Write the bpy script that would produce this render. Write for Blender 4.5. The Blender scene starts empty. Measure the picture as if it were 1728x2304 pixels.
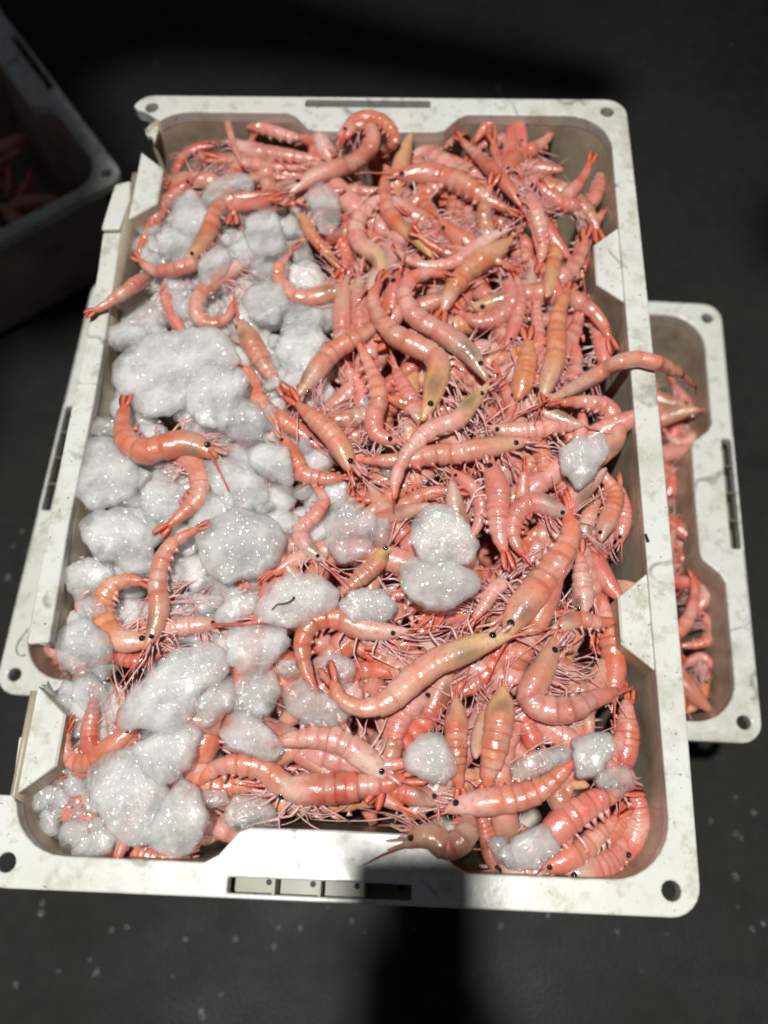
import bpy, bmesh, math, random
from mathutils import Vector, Matrix, noise
random.seed(11)
S = bpy.context.scene
COL = S.collection
# ------------------------------------------------------------------ camera, world, lamp, exposure
Z0 = 0.302                                   # height of the full crate's rim above the ground
RW = Matrix(((0.9989731, 0.0387380, -0.0234965), (-0.0269021, 0.9244508, 0.3803511), (0.0364554, -0.3793285, 0.9245436)))
CAM = Vector((0.0383, -0.2690, 0.4967 + Z0))
FPX = 1900.5                                  # focal length in pixels of the 1728 x 2304 photograph
cd = bpy.data.cameras.new('camera')
cam = bpy.data.objects.new('camera', cd); COL.objects.link(cam)
cam.matrix_world = Matrix.Translation(CAM) @ RW.transposed().to_4x4()
cd.sensor_fit = 'VERTICAL'; cd.sensor_height = 36.0; cd.sensor_width = 27.0
cd.lens = 36.0 * FPX / 2304.0
cd.clip_start = 0.01; cd.clip_end = 200
cd.dof.use_dof = True; cd.dof.focus_distance = 0.515; cd.dof.aperture_fstop = 3.6
S.camera = cam
W = bpy.data.worlds.new('World'); S.world = W; W.use_nodes = True
W.node_tree.nodes['Background'].inputs[0].default_value = (0.80, 0.92, 1.0, 1)
W.node_tree.nodes['Background'].inputs[1].default_value = 0.055
ld = bpy.data.lights.new('street_lamp', 'SPOT'); ld.energy = 400; ld.color = (1.0, 0.975, 0.925)
ld.shadow_soft_size = 0.07; ld.spot_size = math.radians(58); ld.spot_blend = 1.0
lamp = bpy.data.objects.new('street_lamp', ld); COL.objects.link(lamp)
lamp.location = (-0.12, -0.27, 3.05)
lamp.rotation_euler = (Vector((0.20, -0.32, 0)) - lamp.location).to_track_quat('-Z', 'Y').to_euler()
S.view_settings.view_transform = 'Standard'; S.view_settings.look = 'None'
S.view_settings.exposure = 0.0; S.view_settings.gamma = 1.0
S.render.engine = 'CYCLES'; S.cycles.use_denoising = True
S.cycles.max_bounces = 8; S.cycles.transmission_bounces = 6; S.cycles.diffuse_bounces = 3; S.cycles.glossy_bounces = 3
S.cycles.caustics_reflective = False; S.cycles.caustics_refractive = False
S.cycles.sample_clamp_indirect = 4.0; S.cycles.filter_width = 1.9

# ------------------------------------------------------------------ measuring: a photograph pixel met at height z (z = 0 is the rim)
def unp(px, py, z=0.0):
    d = RW.transposed() @ Vector(((px - 864) / FPX, -(py - 1152) / FPX, -1.0))
    k = (z + Z0 - CAM.z) / d.z
    return CAM + d * k
CROPS = {1: (200, 180, 700), 2: (760, 180, 700), 3: (200, 700, 700), 4: (760, 700, 700), 5: (0, 1200, 700),
         6: (560, 1200, 900), 7: (0, 1600, 800), 8: (700, 1600, 1028), 9: (0, 850, 420), 0: (0, 0, 1659)}
CROPS[10] = (1380, 640, 348); CROPS[12] = (0, 1380, 420)
def src(c, u, v):
    x, y, w = CROPS[c]
    if c == 11: return (1380 + u * .2712, 1100 + v * .2712)
    return (x + u * w / 1659.0, y + v * w / 1659.0)
CROPS[11] = (1380, 1100, .2712 * 1659)
def sstep(a, b, x):
    t = min(1, max(0, (x - a) / (b - a))); return t * t * (3 - 2 * t)
def pile(x, y):                               # height of the heap, relative to the rim
    ex = sstep(.125, .175, x); el = sstep(.13, .18, -x); ey = sstep(.20, .262, -y); et = sstep(.215, .262, y)
    z = -.022 - .015 * ex - .008 * el - .012 * ey - .010 * et
    return z + .004 * noise.noise(Vector((x * 14, y * 14, 3)))

# ------------------------------------------------------------------ materials
def nodes(name):
    m = bpy.data.materials.new(name); m.use_nodes = True
    nt = m.node_tree; b = nt.nodes['Principled BSDF']
    return m, nt, b
def N(nt, t, **kw):
    n = nt.nodes.new(t)
    for k, v in kw.items():
        if k in n.inputs: n.inputs[k].default_value = v
        else: setattr(n, k, v)
    return n
def ramp(nt, fac, stops):
    r = nt.nodes.new('ShaderNodeValToRGB'); e = r.color_ramp.elements
    e[0].position, e[0].color = stops[0][0], stops[0][1]
    e[1].position, e[1].color = stops[-1][0], stops[-1][1]
    for p, c in stops[1:-1]:
        x = e.new(p); x.color = c
    nt.links.new(fac, r.inputs[0]); return r.outputs[0]
def g(v): return (v, v, v, 1)
def mix(nt, fac, a, b, mode='MIX'):
    n = nt.nodes.new('ShaderNodeMix'); n.data_type = 'RGBA'; n.blend_type = mode
    for i, v in ((0, fac), (6, a), (7, b)):
        if hasattr(v, 'links'): nt.links.new(v, n.inputs[i])
        else: n.inputs[i].default_value = v
    return n.outputs[2]
def bump(nt, b, h, strength, dist):
    n = N(nt, 'ShaderNodeBump', Strength=strength, Distance=dist)
    nt.links.new(h, n.inputs['Height']); nt.links.new(n.outputs[0], b.inputs['Normal']); return n
def tc(nt): return nt.nodes.new('ShaderNodeTexCoord').outputs['Object']
def noi(nt, vec, scale, detail=4, rough=.55):
    n = N(nt, 'ShaderNodeTexNoise', Scale=scale, Detail=detail, Roughness=rough)
    nt.links.new(vec, n.inputs['Vector']); return n.outputs[0]
def plastic(name, stain):
    m, nt, b = nodes(name); v = tc(nt)
    white = (.650, .672, .660, 1)
    n1 = noi(nt, v, 26, 6, .62); n2 = noi(nt, v, 9, 4); n3 = noi(nt, v, 240, 3, .7); n4 = noi(nt, v, 75, 5, .65)
    if stain:
        col = mix(nt, ramp(nt, n2, [(.30, g(.45)), (.62, g(1))]), (.60, .555, .47, 1), (.37, .30, .21, 1))
        col = mix(nt, ramp(nt, n1, [(.48, g(0)), (.72, g(.8))]), col, (.17, .125, .075, 1))
        sx = N(nt, 'ShaderNodeMapping'); sx.inputs['Scale'].default_value = (1, 1, .15); nt.links.new(v, sx.inputs[0])
        col = mix(nt, ramp(nt, noi(nt, sx.outputs[0], 55, 4), [(.52, g(0)), (.7, g(.5))]), col, (.52, .46, .36, 1))
    else:
        col = mix(nt, ramp(nt, n2, [(.35, g(0)), (.75, g(.55))]), white, (.60, .585, .47, 1))
        col = mix(nt, ramp(nt, n4, [(.53, g(0)), (.68, g(.65))]), col, (.36, .34, .22, 1))
        col = mix(nt, ramp(nt, noi(nt, v, 17, 6, .7), [(.50, g(0)), (.66, g(.65))]), col, (.42, .41, .325, 1))
        col = mix(nt, ramp(nt, n3, [(.655, g(0)), (.69, g(.9))]), col, (.05, .055, .04, 1))
        w = N(nt, 'ShaderNodeTexWave', Scale=9.0, Distortion=14.0, Detail=3.0); w.bands_direction = 'DIAGONAL'
        nt.links.new(v, w.inputs['Vector'])
        f = N(nt, 'ShaderNodeMath', operation='MULTIPLY'); nt.links.new(ramp(nt, w.outputs[1], [(.975, g(0)), (.998, g(.75))]), f.inputs[0])
        nt.links.new(ramp(nt, n1, [(.5, g(0)), (.6, g(1))]), f.inputs[1])
        col = mix(nt, f.outputs[0], col, (.22, .22, .19, 1))
    nt.links.new(col, b.inputs['Base Color'])
    nt.links.new(ramp(nt, n1, [(.3, g(.20)), (.7, g(.46))]), b.inputs['Roughness'])
    b.inputs['Subsurface Weight'].default_value = 0.0
    bump(nt, b, n4, .25, .001); return m
def flesh(name, rough, coat, sss):
    m, nt, b = nodes(name); v = tc(nt)
    a = nt.nodes.new('ShaderNodeAttribute'); a.attribute_name = 'tint'
    n1 = noi(nt, v, 330, 4, .6); n2 = noi(nt, v, 70, 4, .6); n3 = noi(nt, v, 1100, 2)
    c = mix(nt, ramp(nt, n2, [(.42, g(0)), (.7, g(.26))]), a.outputs[0], (.75, .45, .37, 1))
    c = mix(nt, ramp(nt, n1, [(.50, g(0)), (.70, g(.55))]), c, (.60, .11, .065, 1))
    nt.links.new(c, b.inputs['Base Color'])
    nt.links.new(ramp(nt, n2, [(.3, g(rough - .08)), (.7, g(rough + .14))]), b.inputs['Roughness'])
    b.inputs['IOR'].default_value = 1.4
    b.inputs['Coat Weight'].default_value = coat * 1.4; b.inputs['Coat Roughness'].default_value = .13
    if sss:
        b.inputs['Subsurface Weight'].default_value = sss
        b.inputs['Subsurface Radius'].default_value = (1.0, .45, .32); b.inputs['Subsurface Scale'].default_value = .0040
    s = N(nt, 'ShaderNodeMath', operation='ADD'); nt.links.new(n1, s.inputs[0]); nt.links.new(n3, s.inputs[1])
    bump(nt, b, s.outputs[0], .30, .0009)
    n4 = noi(nt, v, 300, 2, .6); b2 = N(nt, 'ShaderNodeBump', Strength=1.0, Distance=.0006); nt.links.new(n4, b2.inputs['Height']); nt.links.new(b2.outputs[0], b.inputs['Coat Normal'])
    return m
def ice(name, clear, white, rough, refr=.06):
    m, nt, b = nodes(name); v = tc(nt)
    n1 = noi(nt, v, 48, 5, .6); n2 = noi(nt, v, 420, 4, .7); n3 = noi(nt, v, 140, 4, .6)
    vo = N(nt, 'ShaderNodeTexVoronoi', Scale=520.0); nt.links.new(v, vo.inputs['Vector'])
    c = mix(nt, ramp(nt, n3, [(.35, g(0)), (.7, g(1))]), white, tuple(min(1, x * 1.10) for x in white[:3]) + (1,))
    c = mix(nt, ramp(nt, n2, [(.71, g(0)), (.77, g(.6))]), c, (.12, .11, .095, 1))
    nt.links.new(c, b.inputs['Base Color'])
    nt.links.new(ramp(nt, n3, [(.3, g(rough - .1)), (.7, g(rough + .2))]), b.inputs['Roughness'])
    b.inputs['IOR'].default_value = 1.31
    b.inputs['Coat Weight'].default_value = 1.0; b.inputs['Coat Roughness'].default_value = .09; b.inputs['Coat IOR'].default_value = 1.5
    b.inputs['Subsurface Weight'].default_value = 1.0; b.inputs['Subsurface Radius'].default_value = (1, 1, 1.05); b.inputs['Subsurface Scale'].default_value = .018
    s = N(nt, 'ShaderNodeMath', operation='ADD'); nt.links.new(n2, s.inputs[0]); nt.links.new(vo.outputs['Distance'], s.inputs[1])
    bump(nt, b, s.outputs[0], .16, .0006)
    v5 = N(nt, 'ShaderNodeTexVoronoi', Scale=250.0); nt.links.new(v, v5.inputs['Vector'])
    sq = N(nt, 'ShaderNodeMath', operation='POWER'); nt.links.new(v5.outputs['Distance'], sq.inputs[0]); sq.inputs[1].default_value = 2.0
    n5 = N(nt, 'ShaderNodeMath', operation='MULTIPLY_ADD'); nt.links.new(sq.outputs[0], n5.inputs[0]); n5.inputs[1].default_value = -1.0; nt.links.new(noi(nt, v, 160, 2), n5.inputs[2])
    b2 = N(nt, 'ShaderNodeBump', Strength=1.0, Distance=.0019); nt.links.new(n5.outputs[0], b2.inputs['Height']); nt.links.new(ramp(nt, n1, [(.32, g(.45)), (.58, g(1))]), b2.inputs['Strength']); nt.links.new(b2.outputs[0], b.inputs['Coat Normal'])
    t = nt.nodes.new('ShaderNodeBsdfTransparent'); t.inputs[0].default_value = (.95, .96, .97, 1)
    ms = nt.nodes.new('ShaderNodeMixShader')
    rf = nt.nodes.new('ShaderNodeBsdfRefraction'); rf.inputs['Color'].default_value = (.97, .98, .985, 1); rf.inputs['Roughness'].default_value = .06; rf.inputs['IOR'].default_value = 1.31
    m2 = nt.nodes.new('ShaderNodeMixShader'); m2.inputs[0].default_value = refr; nt.links.new(t.outputs[0], m2.inputs[1]); nt.links.new(rf.outputs[0], m2.inputs[2])
    th = nt.nodes.new('ShaderNodeAttribute'); th.attribute_name = 'thick'
    f1 = ramp(nt, n1, [(.36, g(max(0, clear - .24))), (.64, g(min(.92, clear + .20)))])
    f2 = ramp(nt, th.outputs['Fac'], [(.0, g(.16)), (.12, g(.06)), (1, g(.0))])
    ad = N(nt, 'ShaderNodeMath', operation='ADD', use_clamp=True); nt.links.new(f1, ad.inputs[0]); nt.links.new(f2, ad.inputs[1])
    mn = N(nt, 'ShaderNodeMath', operation='MINIMUM'); nt.links.new(ad.outputs[0], mn.inputs[0]); mn.inputs[1].default_value = .86
    nt.links.new(mn.outputs[0], ms.inputs[0])
    nt.links.new(b.outputs[0], ms.inputs[1]); nt.links.new(m2.outputs[0], ms.inputs[2])
    nt.links.new(ms.outputs[0], nt.nodes['Material Output'].inputs['Surface'])
    return m
def plain(name, col, rough, metallic=0, coat=0):
    m, nt, b = nodes(name); v = tc(nt)
    n1 = noi(nt, v, 90, 4)
    c = mix(nt, ramp(nt, n1, [(.35, g(0)), (.7, g(1))]), tuple(x * .8 for x in col) + (1,), tuple(min(1, x * 1.15) for x in col) + (1,))
    nt.links.new(c, b.inputs['Base Color']); b.inputs['Roughness'].default_value = rough
    b.inputs['Metallic'].default_value = metallic; b.inputs['Coat Weight'].default_value = coat
    return m
M = {}
M['plastic'] = plastic('white_plastic', False)
M['stain'] = plastic('stained_plastic', True)
M['shell'] = flesh('prawn_shell', .34, .75, .4)
M['limb'] = flesh('prawn_limb', .36, .3, 0)
M['frost'] = ice('frosted_ice', .56, (.90, .885, .88, 1), .24)
M['bed'] = ice('cloudy_ice', .22, (.86, .84, .835, 1), .28)
M['clear'] = ice('clear_ice', .74, (.84, .82, .81, 1), .18)
M['snow'] = ice('crushed_ice', .42, (.66, .64, .635, 1), .2)
M['grain'] = plain('ice_grain', (.82, .81, .80), .25, 0, 1)
M['eye'] = plain('eye_black', (.012, .012, .014), .08, 0, 1)
M['slot'] = plain('grimy_shaded_slot', (.17, .165, .10), .4)  # dirty slot colour, darkened further to carry the recess shade
M['hole'] = plain('hole_shade', (.006, .006, .005), .6)
M['cloth'] = plain('dark_cloth', (.02, .02, .025), .8)
M['skin'] = plain('skin', (.45, .28, .2), .5)
M['phone'] = plain('dark_glass', (.01, .01, .012), .15)
M['scrap'] = plain('dark_scrap', (.012, .013, .014), .4)
def ground_mat():
    m, nt, b = nodes('wet_concrete'); v = tc(nt)
    n1 = noi(nt, v, 5, 5); n2 = noi(nt, v, 60, 5, .65); n3 = noi(nt, v, 300, 3)
    c = mix(nt, ramp(nt, n1, [(.3, g(0)), (.7, g(1))]), (.011, .0115, .009, 1), (.020, .020, .0165, 1))
    c = mix(nt, ramp(nt, n2, [(.35, g(0)), (.75, g(.5))]), c, (.030, .030, .025, 1))
    nt.links.new(c, b.inputs['Base Color'])
    nt.links.new(ramp(nt, n1, [(.35, g(.5)), (.65, g(.8))]), b.inputs['Roughness'])
    b.inputs['Specular IOR Level'].default_value = .16
    bump(nt, b, n3, .3, .002); return m
M['ground'] = ground_mat()

# ------------------------------------------------------------------ object helpers
def obj(name, me, parent=None, mat=None, loc=None):
    o = bpy.data.objects.new(name, me); COL.objects.link(o)
    if parent: o.parent = parent
    if mat: me.materials.append(mat)
    if loc is not None: o.location = loc
    return o
def tag(o, label, cat, group=None, kind=None):
    o['label'] = label
    if cat: o['category'] = cat
    if group: o['group'] = group
    if kind: o['kind'] = kind
    return o
def empty(name, loc, rz=0):
    o = bpy.data.objects.new(name, None); COL.objects.link(o); o.location = loc; o.rotation_euler = (0, 0, rz)
    o.empty_display_size = .02; return o
class MB:                                     # collects vertices, faces and a colour per vertex
    def __init__(s): s.v = []; s.f = []; s.c = []
    def add(s, vs, fs, cs):
        k = len(s.v); s.v += vs; s.f += [tuple(i + k for i in f) for f in fs]
        s.c += cs if isinstance(cs, list) else [cs] * len(vs)
    def mesh(s, name, off=Vector((0, 0, 0)), smooth=True, mat=None):
        me = bpy.data.meshes.new(name)
        me.from_pydata([tuple(Vector(p) - off) for p in s.v], [], s.f)
        a = me.color_attributes.new('tint', 'FLOAT_COLOR', 'POINT')
        a.data.foreach_set('color', [x for c in s.c for x in (c[0], c[1], c[2], 1.0)])
        if smooth: me.polygons.foreach_set('use_smooth', [True] * len(me.polygons))
        if mat: me.materials.append(mat)
        return me
def tube(mb, pts, r0, r1, c0, c1, n=5, flat=None):
    k = len(pts); vs = []; cs = []
    up = Vector((0.13, .21, 1)).normalized()
    for i, p in enumerate(pts):
        t = (pts[min(i + 1, k - 1)] - pts[max(i - 1, 0)])
        if t.length < 1e-9: t = Vector((1, 0, 0))
        t.normalize(); a = t.cross(up)
        if a.length < 1e-3: a = t.cross(Vector((1, 0, 0)))
        a.normalize(); b = a.cross(t)
        f = i / (k - 1); r = r0 + (r1 - r0) * f
        for j in range(n):
            th = 2 * math.pi * j / n
            vs.append(p + a * (r * math.cos(th)) + b * (r * math.sin(th))); cs.append(lerp(c0, c1, f))
    fs = [(i * n + j, i * n + (j + 1) % n, (i + 1) * n + (j + 1) % n, (i + 1) * n + j) for i in range(k - 1) for j in range(n)]
    fs.append(tuple(range(n - 1, -1, -1))); fs.append(tuple((k - 1) * n + j for j in range(n)))
    mb.add(vs, fs, cs)
def lerp(a, b, f): return tuple(x + (y - x) * f for x, y in zip(a, b))
def spline(P, n):                             # even Catmull-Rom resampling
    Q = [P[0] * 2 - P[1]] + list(P) + [P[-1] * 2 - P[-2]]
    out = []
    for i in range(1, len(Q) - 2):
        for k in range(12):
            t = k / 12; a, b, c, d = Q[i - 1], Q[i], Q[i + 1], Q[i + 2]
            out.append(.5 * ((2 * b) + (c - a) * t + (2 * a - 5 * b + 4 * c - d) * t * t + (3 * b - a - 3 * c + d) * t ** 3))
    out.append(P[-1].copy())
    L = [0]
    for i in range(1, len(out)): L.append(L[-1] + (out[i] - out[i - 1]).length)
    def at(s):
        s = min(1, max(0, s)) * L[-1]
        for i in range(1, len(L)):
            if L[i] >= s:
                f = (s - L[i - 1]) / max(1e-9, L[i] - L[i - 1]); return out[i - 1].lerp(out[i], f)
        return out[-1].copy()
    return at, L[-1]

# ------------------------------------------------------------------ ground
bm = bmesh.new()
bmesh.ops.create_grid(bm, x_segments=40, y_segments=40, size=10)
for v_ in bm.verts: v_.co.z = 0
gm = bpy.data.meshes.new('ground'); bm.to_mesh(gm); bm.free()
gr = obj('ground', gm, None, M['ground']); gr['kind'] = 'structure'; gr['label'] = 'dark wet concrete ground'
mb = MB()
for i in range(300):
    x = random.uniform(-.75, .75); y = random.uniform(-.6, 1.1); r = random.choice((.0008, .0012, .0018, .0030)) * random.uniform(.6, 1.2)
    c = Vector((x, y, r * .4)); vs = []; 
    for d in ((1, 0, 0), (0, 1, 0), (-1, 0, 0), (0, -1, 0), (0, 0, 1)):
        vs.append(c + Vector(d) * r * random.uniform(.6, 1.4))
    mb.add(vs, [(0, 1, 4), (1, 2, 4), (2, 3, 4), (3, 0, 4)], (.8, .8, .8))
for cr_, u_, v_ in [(7, 190, 940), (7, 200, 900), (7, 590, 1010), (7, 525, 1020), (7, 420, 1160), (7, 805, 1235), (7, 1280, 1100), (7, 1400, 1010), (7, 1030, 1320), (7, 945, 1400), (7, 950, 1420), (7, 80, 1275), (7, 450, 1220), (7, 870, 1060), (7, 1100, 1060), (7, 1300, 1010),
                    (8, 1600, 790), (8, 1640, 770), (8, 590, 960), (8, 1540, 600), (8, 690, 780), (8, 1560, 460), (8, 1410, 130), (8, 1605, 370), (8, 1540, 310), (8, 1450, 400), (8, 1110, 800), (8, 860, 740), (8, 1290, 810), (8, 150, 760), (8, 60, 710), (0, 600, 40), (0, 830, 65), (0, 690, 90), (0, 350, 145), (0, 1120, 200), (0, 30, 1230), (0, 20, 1300), (0, 60, 1240)]:
    c = unp(*src(cr_, u_, v_), -Z0); r = random.uniform(.0022, .0042); c.z = r * .35; vs = []  # pale flakes shaped in place of wet glints on the ground
    for d in ((1, 0, 0), (.3, 1, 0), (-.8, .5, 0), (-.7, -.7, 0), (.4, -1, 0), (0, 0, .9)): vs.append(c + Vector(d) * r * random.uniform(.6, 1.3))
    mb.add(vs, [(0, 1, 5), (1, 2, 5), (2, 3, 5), (3, 4, 5), (4, 0, 5)], (.8, .8, .8))
o = obj('crumbs_and_glints', mb.mesh('crumbs_and_glints', smooth=False), None, M['clear'])
tag(o, 'tiny white ice crumbs, and pale flakes in place of wet glints, on dark ground', 'ice', None, 'stuff')

# ------------------------------------------------------------------ crates
HX, HY, RI = .1820, .2745, .033
def arc(cx, cy, r, a0, a1, n=8):
    return [(cx + r * math.cos(math.radians(a0 + (a1 - a0) * i / n)), cy + r * math.sin(math.radians(a0 + (a1 - a0) * i / n))) for i in range(n + 1)]
def inner_loop(left_ys=()):
    P = arc(HX - RI, -HY + RI, RI, -90, 0) + [(HX, y) for y in (-.18, -.1, 0, .1, .18)] + arc(HX - RI, HY - RI, RI, 0, 90)
    P += [(.0715, HY), (.0640, HY - .004), (.0535, .2580), (.048, .2560), (0, .2555), (-.048, .2560), (-.0535, .2580), (-.0640, HY - .004), (-.0715, HY)]
    P += arc(-HX + RI, HY - RI, RI, 90, 180)
    P += [(-HX, y) for y in sorted(left_ys or (-.18, -.1, 0, .1, .18), reverse=True)]
    P += arc(-HX + RI, -HY + RI, RI, 180, 270)
    P += [(x, -y) for x, y in [(-.0715, HY), (-.0640, HY - .004), (-.0535, .2580), (-.048, .2560), (0, .2555), (.048, .2560), (.0535, .2580), (.0640, HY - .004), (.0715, HY)]]
    return P
OX, OY, RO = .1955, .2920, .016
def bow(x, y):
    return (x + math.copysign(.0030 * (1 - (y / OY) ** 2), x) if abs(x) > OX - .003 else x, y)
def outer_loop():
    P = arc(OX - RO, -OY + RO, RO, -90, 0, 6) + [(OX, y) for y in (-.2, -.1, 0, .1, .2)] + arc(OX - RO, OY - RO, RO, 0, 90, 6)
    P += arc(-OX + RO, OY - RO, RO, 90, 180, 6) + [(-OX, y) for y in (.2, .1, 0, -.1, -.2)] + arc(-OX + RO, -OY + RO, RO, 180, 270, 6)
    return [bow(*p) for p in P]
HOLES = [arc(sx * .1805, sy * .2790, .0052, 0, 360 * 11 / 12, 11) for sx in (-1, 1) for sy in (-1, 1)]
SLOTS = [[(-.0575, s * .2815), (.0420, s * .2815), (.0420, s * .2893), (-.0575, s * .2893)] for s in (-1, 1)]
def slab(name, loops, parent, mat, thick=.011, z=0, bev=.0016):
    bm = bmesh.new(); es = []
    for lp in loops:
        vs = [bm.verts.new((x, y, z)) for x, y in lp]
        es += [bm.edges.new((vs[i], vs[(i + 1) % len(vs)])) for i in range(len(vs))]
    r = bmesh.ops.triangle_fill(bm, edges=es, use_beauty=True, use_dissolve=False)
    fs = [f for f in bm.faces]
    for f in fs:
        f.normal_update()
        if f.normal.z < 0: f.normal_flip()
    ex = bmesh.ops.extrude_face_region(bm, geom=fs, use_keep_orig=True)
    vv = [e for e in ex['geom'] if isinstance(e, bmesh.types.BMVert)]
    bmesh.ops.translate(bm, verts=vv, vec=(0, 0, -thick))
    bmesh.ops.recalc_face_normals(bm, faces=bm.faces)
    me = bpy.data.meshes.new(name); bm.to_mesh(me); bm.free()
    o = obj(name, me, parent, mat)
    if bev:
        b = o.modifiers.new('edge', 'BEVEL'); b.width = bev; b.segments = 2; b.limit_method = 'ANGLE'; b.angle_limit = math.radians(50)
    return o
def tray(parent, left_ys=(), notch=()):
    P = inner_loop(left_ys); n = len(P)
    lv = [(-.0015, -.0016), (-.012, .0000), (-.035, .0022), (-.065, .0055), (-.10, .0100), (-.132, .0140), (-.143, .0175), (-.1470, .0240)]
    bm = bmesh.new(); rows = []
    for z, d in lv:
        rows.append([bm.verts.new((x * (HX - d) / HX, y * (HY - d) / HY, z)) for x, y in P])
    for k in range(len(lv) - 1):
        for i in range(n):
            a, b = P[i], P[(i + 1) % n]
            cut = False
            for (y0, y1, zz) in notch:
                if a[0] < -HX + .004 and b[0] < -HX + .004 and min(a[1], b[1]) >= y0 - 1e-4 and max(a[1], b[1]) <= y1 + 1e-4 and lv[k + 1][0] >= zz - 1e-4: cut = True
            if not cut: bm.faces.new((rows[k][i], rows[k][(i + 1) % n], rows[k + 1][(i + 1) % n], rows[k + 1][i]))
    bm.faces.new(rows[-1])
    bmesh.ops.recalc_face_normals(bm, faces=bm.faces)
    for f in bm.faces: f.smooth = len(f.verts) == 4
    me = bpy.data.meshes.new('tray'); bm.to_mesh(me); bm.free()
    o = obj('tray', me, parent, M['stain'])
    s = o.modifiers.new('wall', 'SOLIDIFY'); s.thickness = .003; s.offset = 1
    return o
def ledge(parent, side, y0, y1):              # support block on a long wall, flat top a little below the rim
    w = .0178 * side
    xo = side * (HX + .001); xi = side * (HX - .0182)
    ya, yb = y0 + .016, y1 - .016
    bm = bmesh.new()
    def ring(z, d):
        xo = side * (HX + .001 - max(0, -z - .02) * .115)
        return [bm.verts.new(p) for p in ((xo, y0 - d * .3, z), (xi - side * d, ya, z), (xi - side * d, yb, z), (xo, y1 + d * .3, z))]
    a = ring(-.0035, -.0012); a2 = ring(-.0048, 0); b = ring(-.06, .004); c = ring(-.135, .010)
    for p, q in ((a, a2), (a2, b), (b, c)):
        for i in range(4): bm.faces.new((p[i], p[(i + 1) % 4], q[(i + 1) % 4], q[i]))
    top = bm.faces.new(a)
    bmesh.ops.recalc_face_normals(bm, faces=bm.faces)
    me = bpy.data.meshes.new('stacking_ledge'); bm.to_mesh(me); bm.free()
    o = obj('stacking_ledge', me, parent, M['plastic']); me.materials.append(M['stain'])
    for f in me.polygons: f.material_index = 0 if f.center.z > -.02 else 1
    return o
def slot_pocket(parent, s, floor=True):
    mb = MB(); y0, y1 = sorted((s * .2812, s * .2896)); z = -.021
    def box(x0, x1, ya, yb, z0, z1):
        vs = [Vector((x, y, zz)) for zz in (z0, z1) for x, y in ((x0, ya), (x1, ya), (x1, yb), (x0, yb))]
        mb.add(vs, [(0, 3, 2, 1), (4, 5, 6, 7), (0, 1, 5, 4), (1, 2, 6, 5), (2, 3, 7, 6), (3, 0, 4, 7)], (.5, .5, .4))
    if floor: box(-.060, .045, y0 - .002, y1 + .002, z - .002, z)
    for i in range(1, 4):
        x = -.0575 + .0995 * i / 4; box(x - .0007, x + .0007, y0, y1, z, -.0018)
    o = obj('slot_pocket', mb.mesh('slot_pocket', smooth=False), parent, M['slot'])
    if not floor: return
    mb = MB()
    for i in range(4):
        cx = -.0575 + .0995 * (i + .78) / 4
        a = [Vector((cx + .0017 * math.cos(t), s * .2838 + .0017 * math.sin(t), z + .0004)) for t in [k * math.pi / 5 for k in range(10)]]
        mb.add(a, [tuple(range(10))], (0, 0, 0))
    obj('drain_hole_disc', mb.mesh('drain_hole_disc', smooth=False), o, M['hole'])  # flat black discs painted for the shade inside the drain holes
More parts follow.
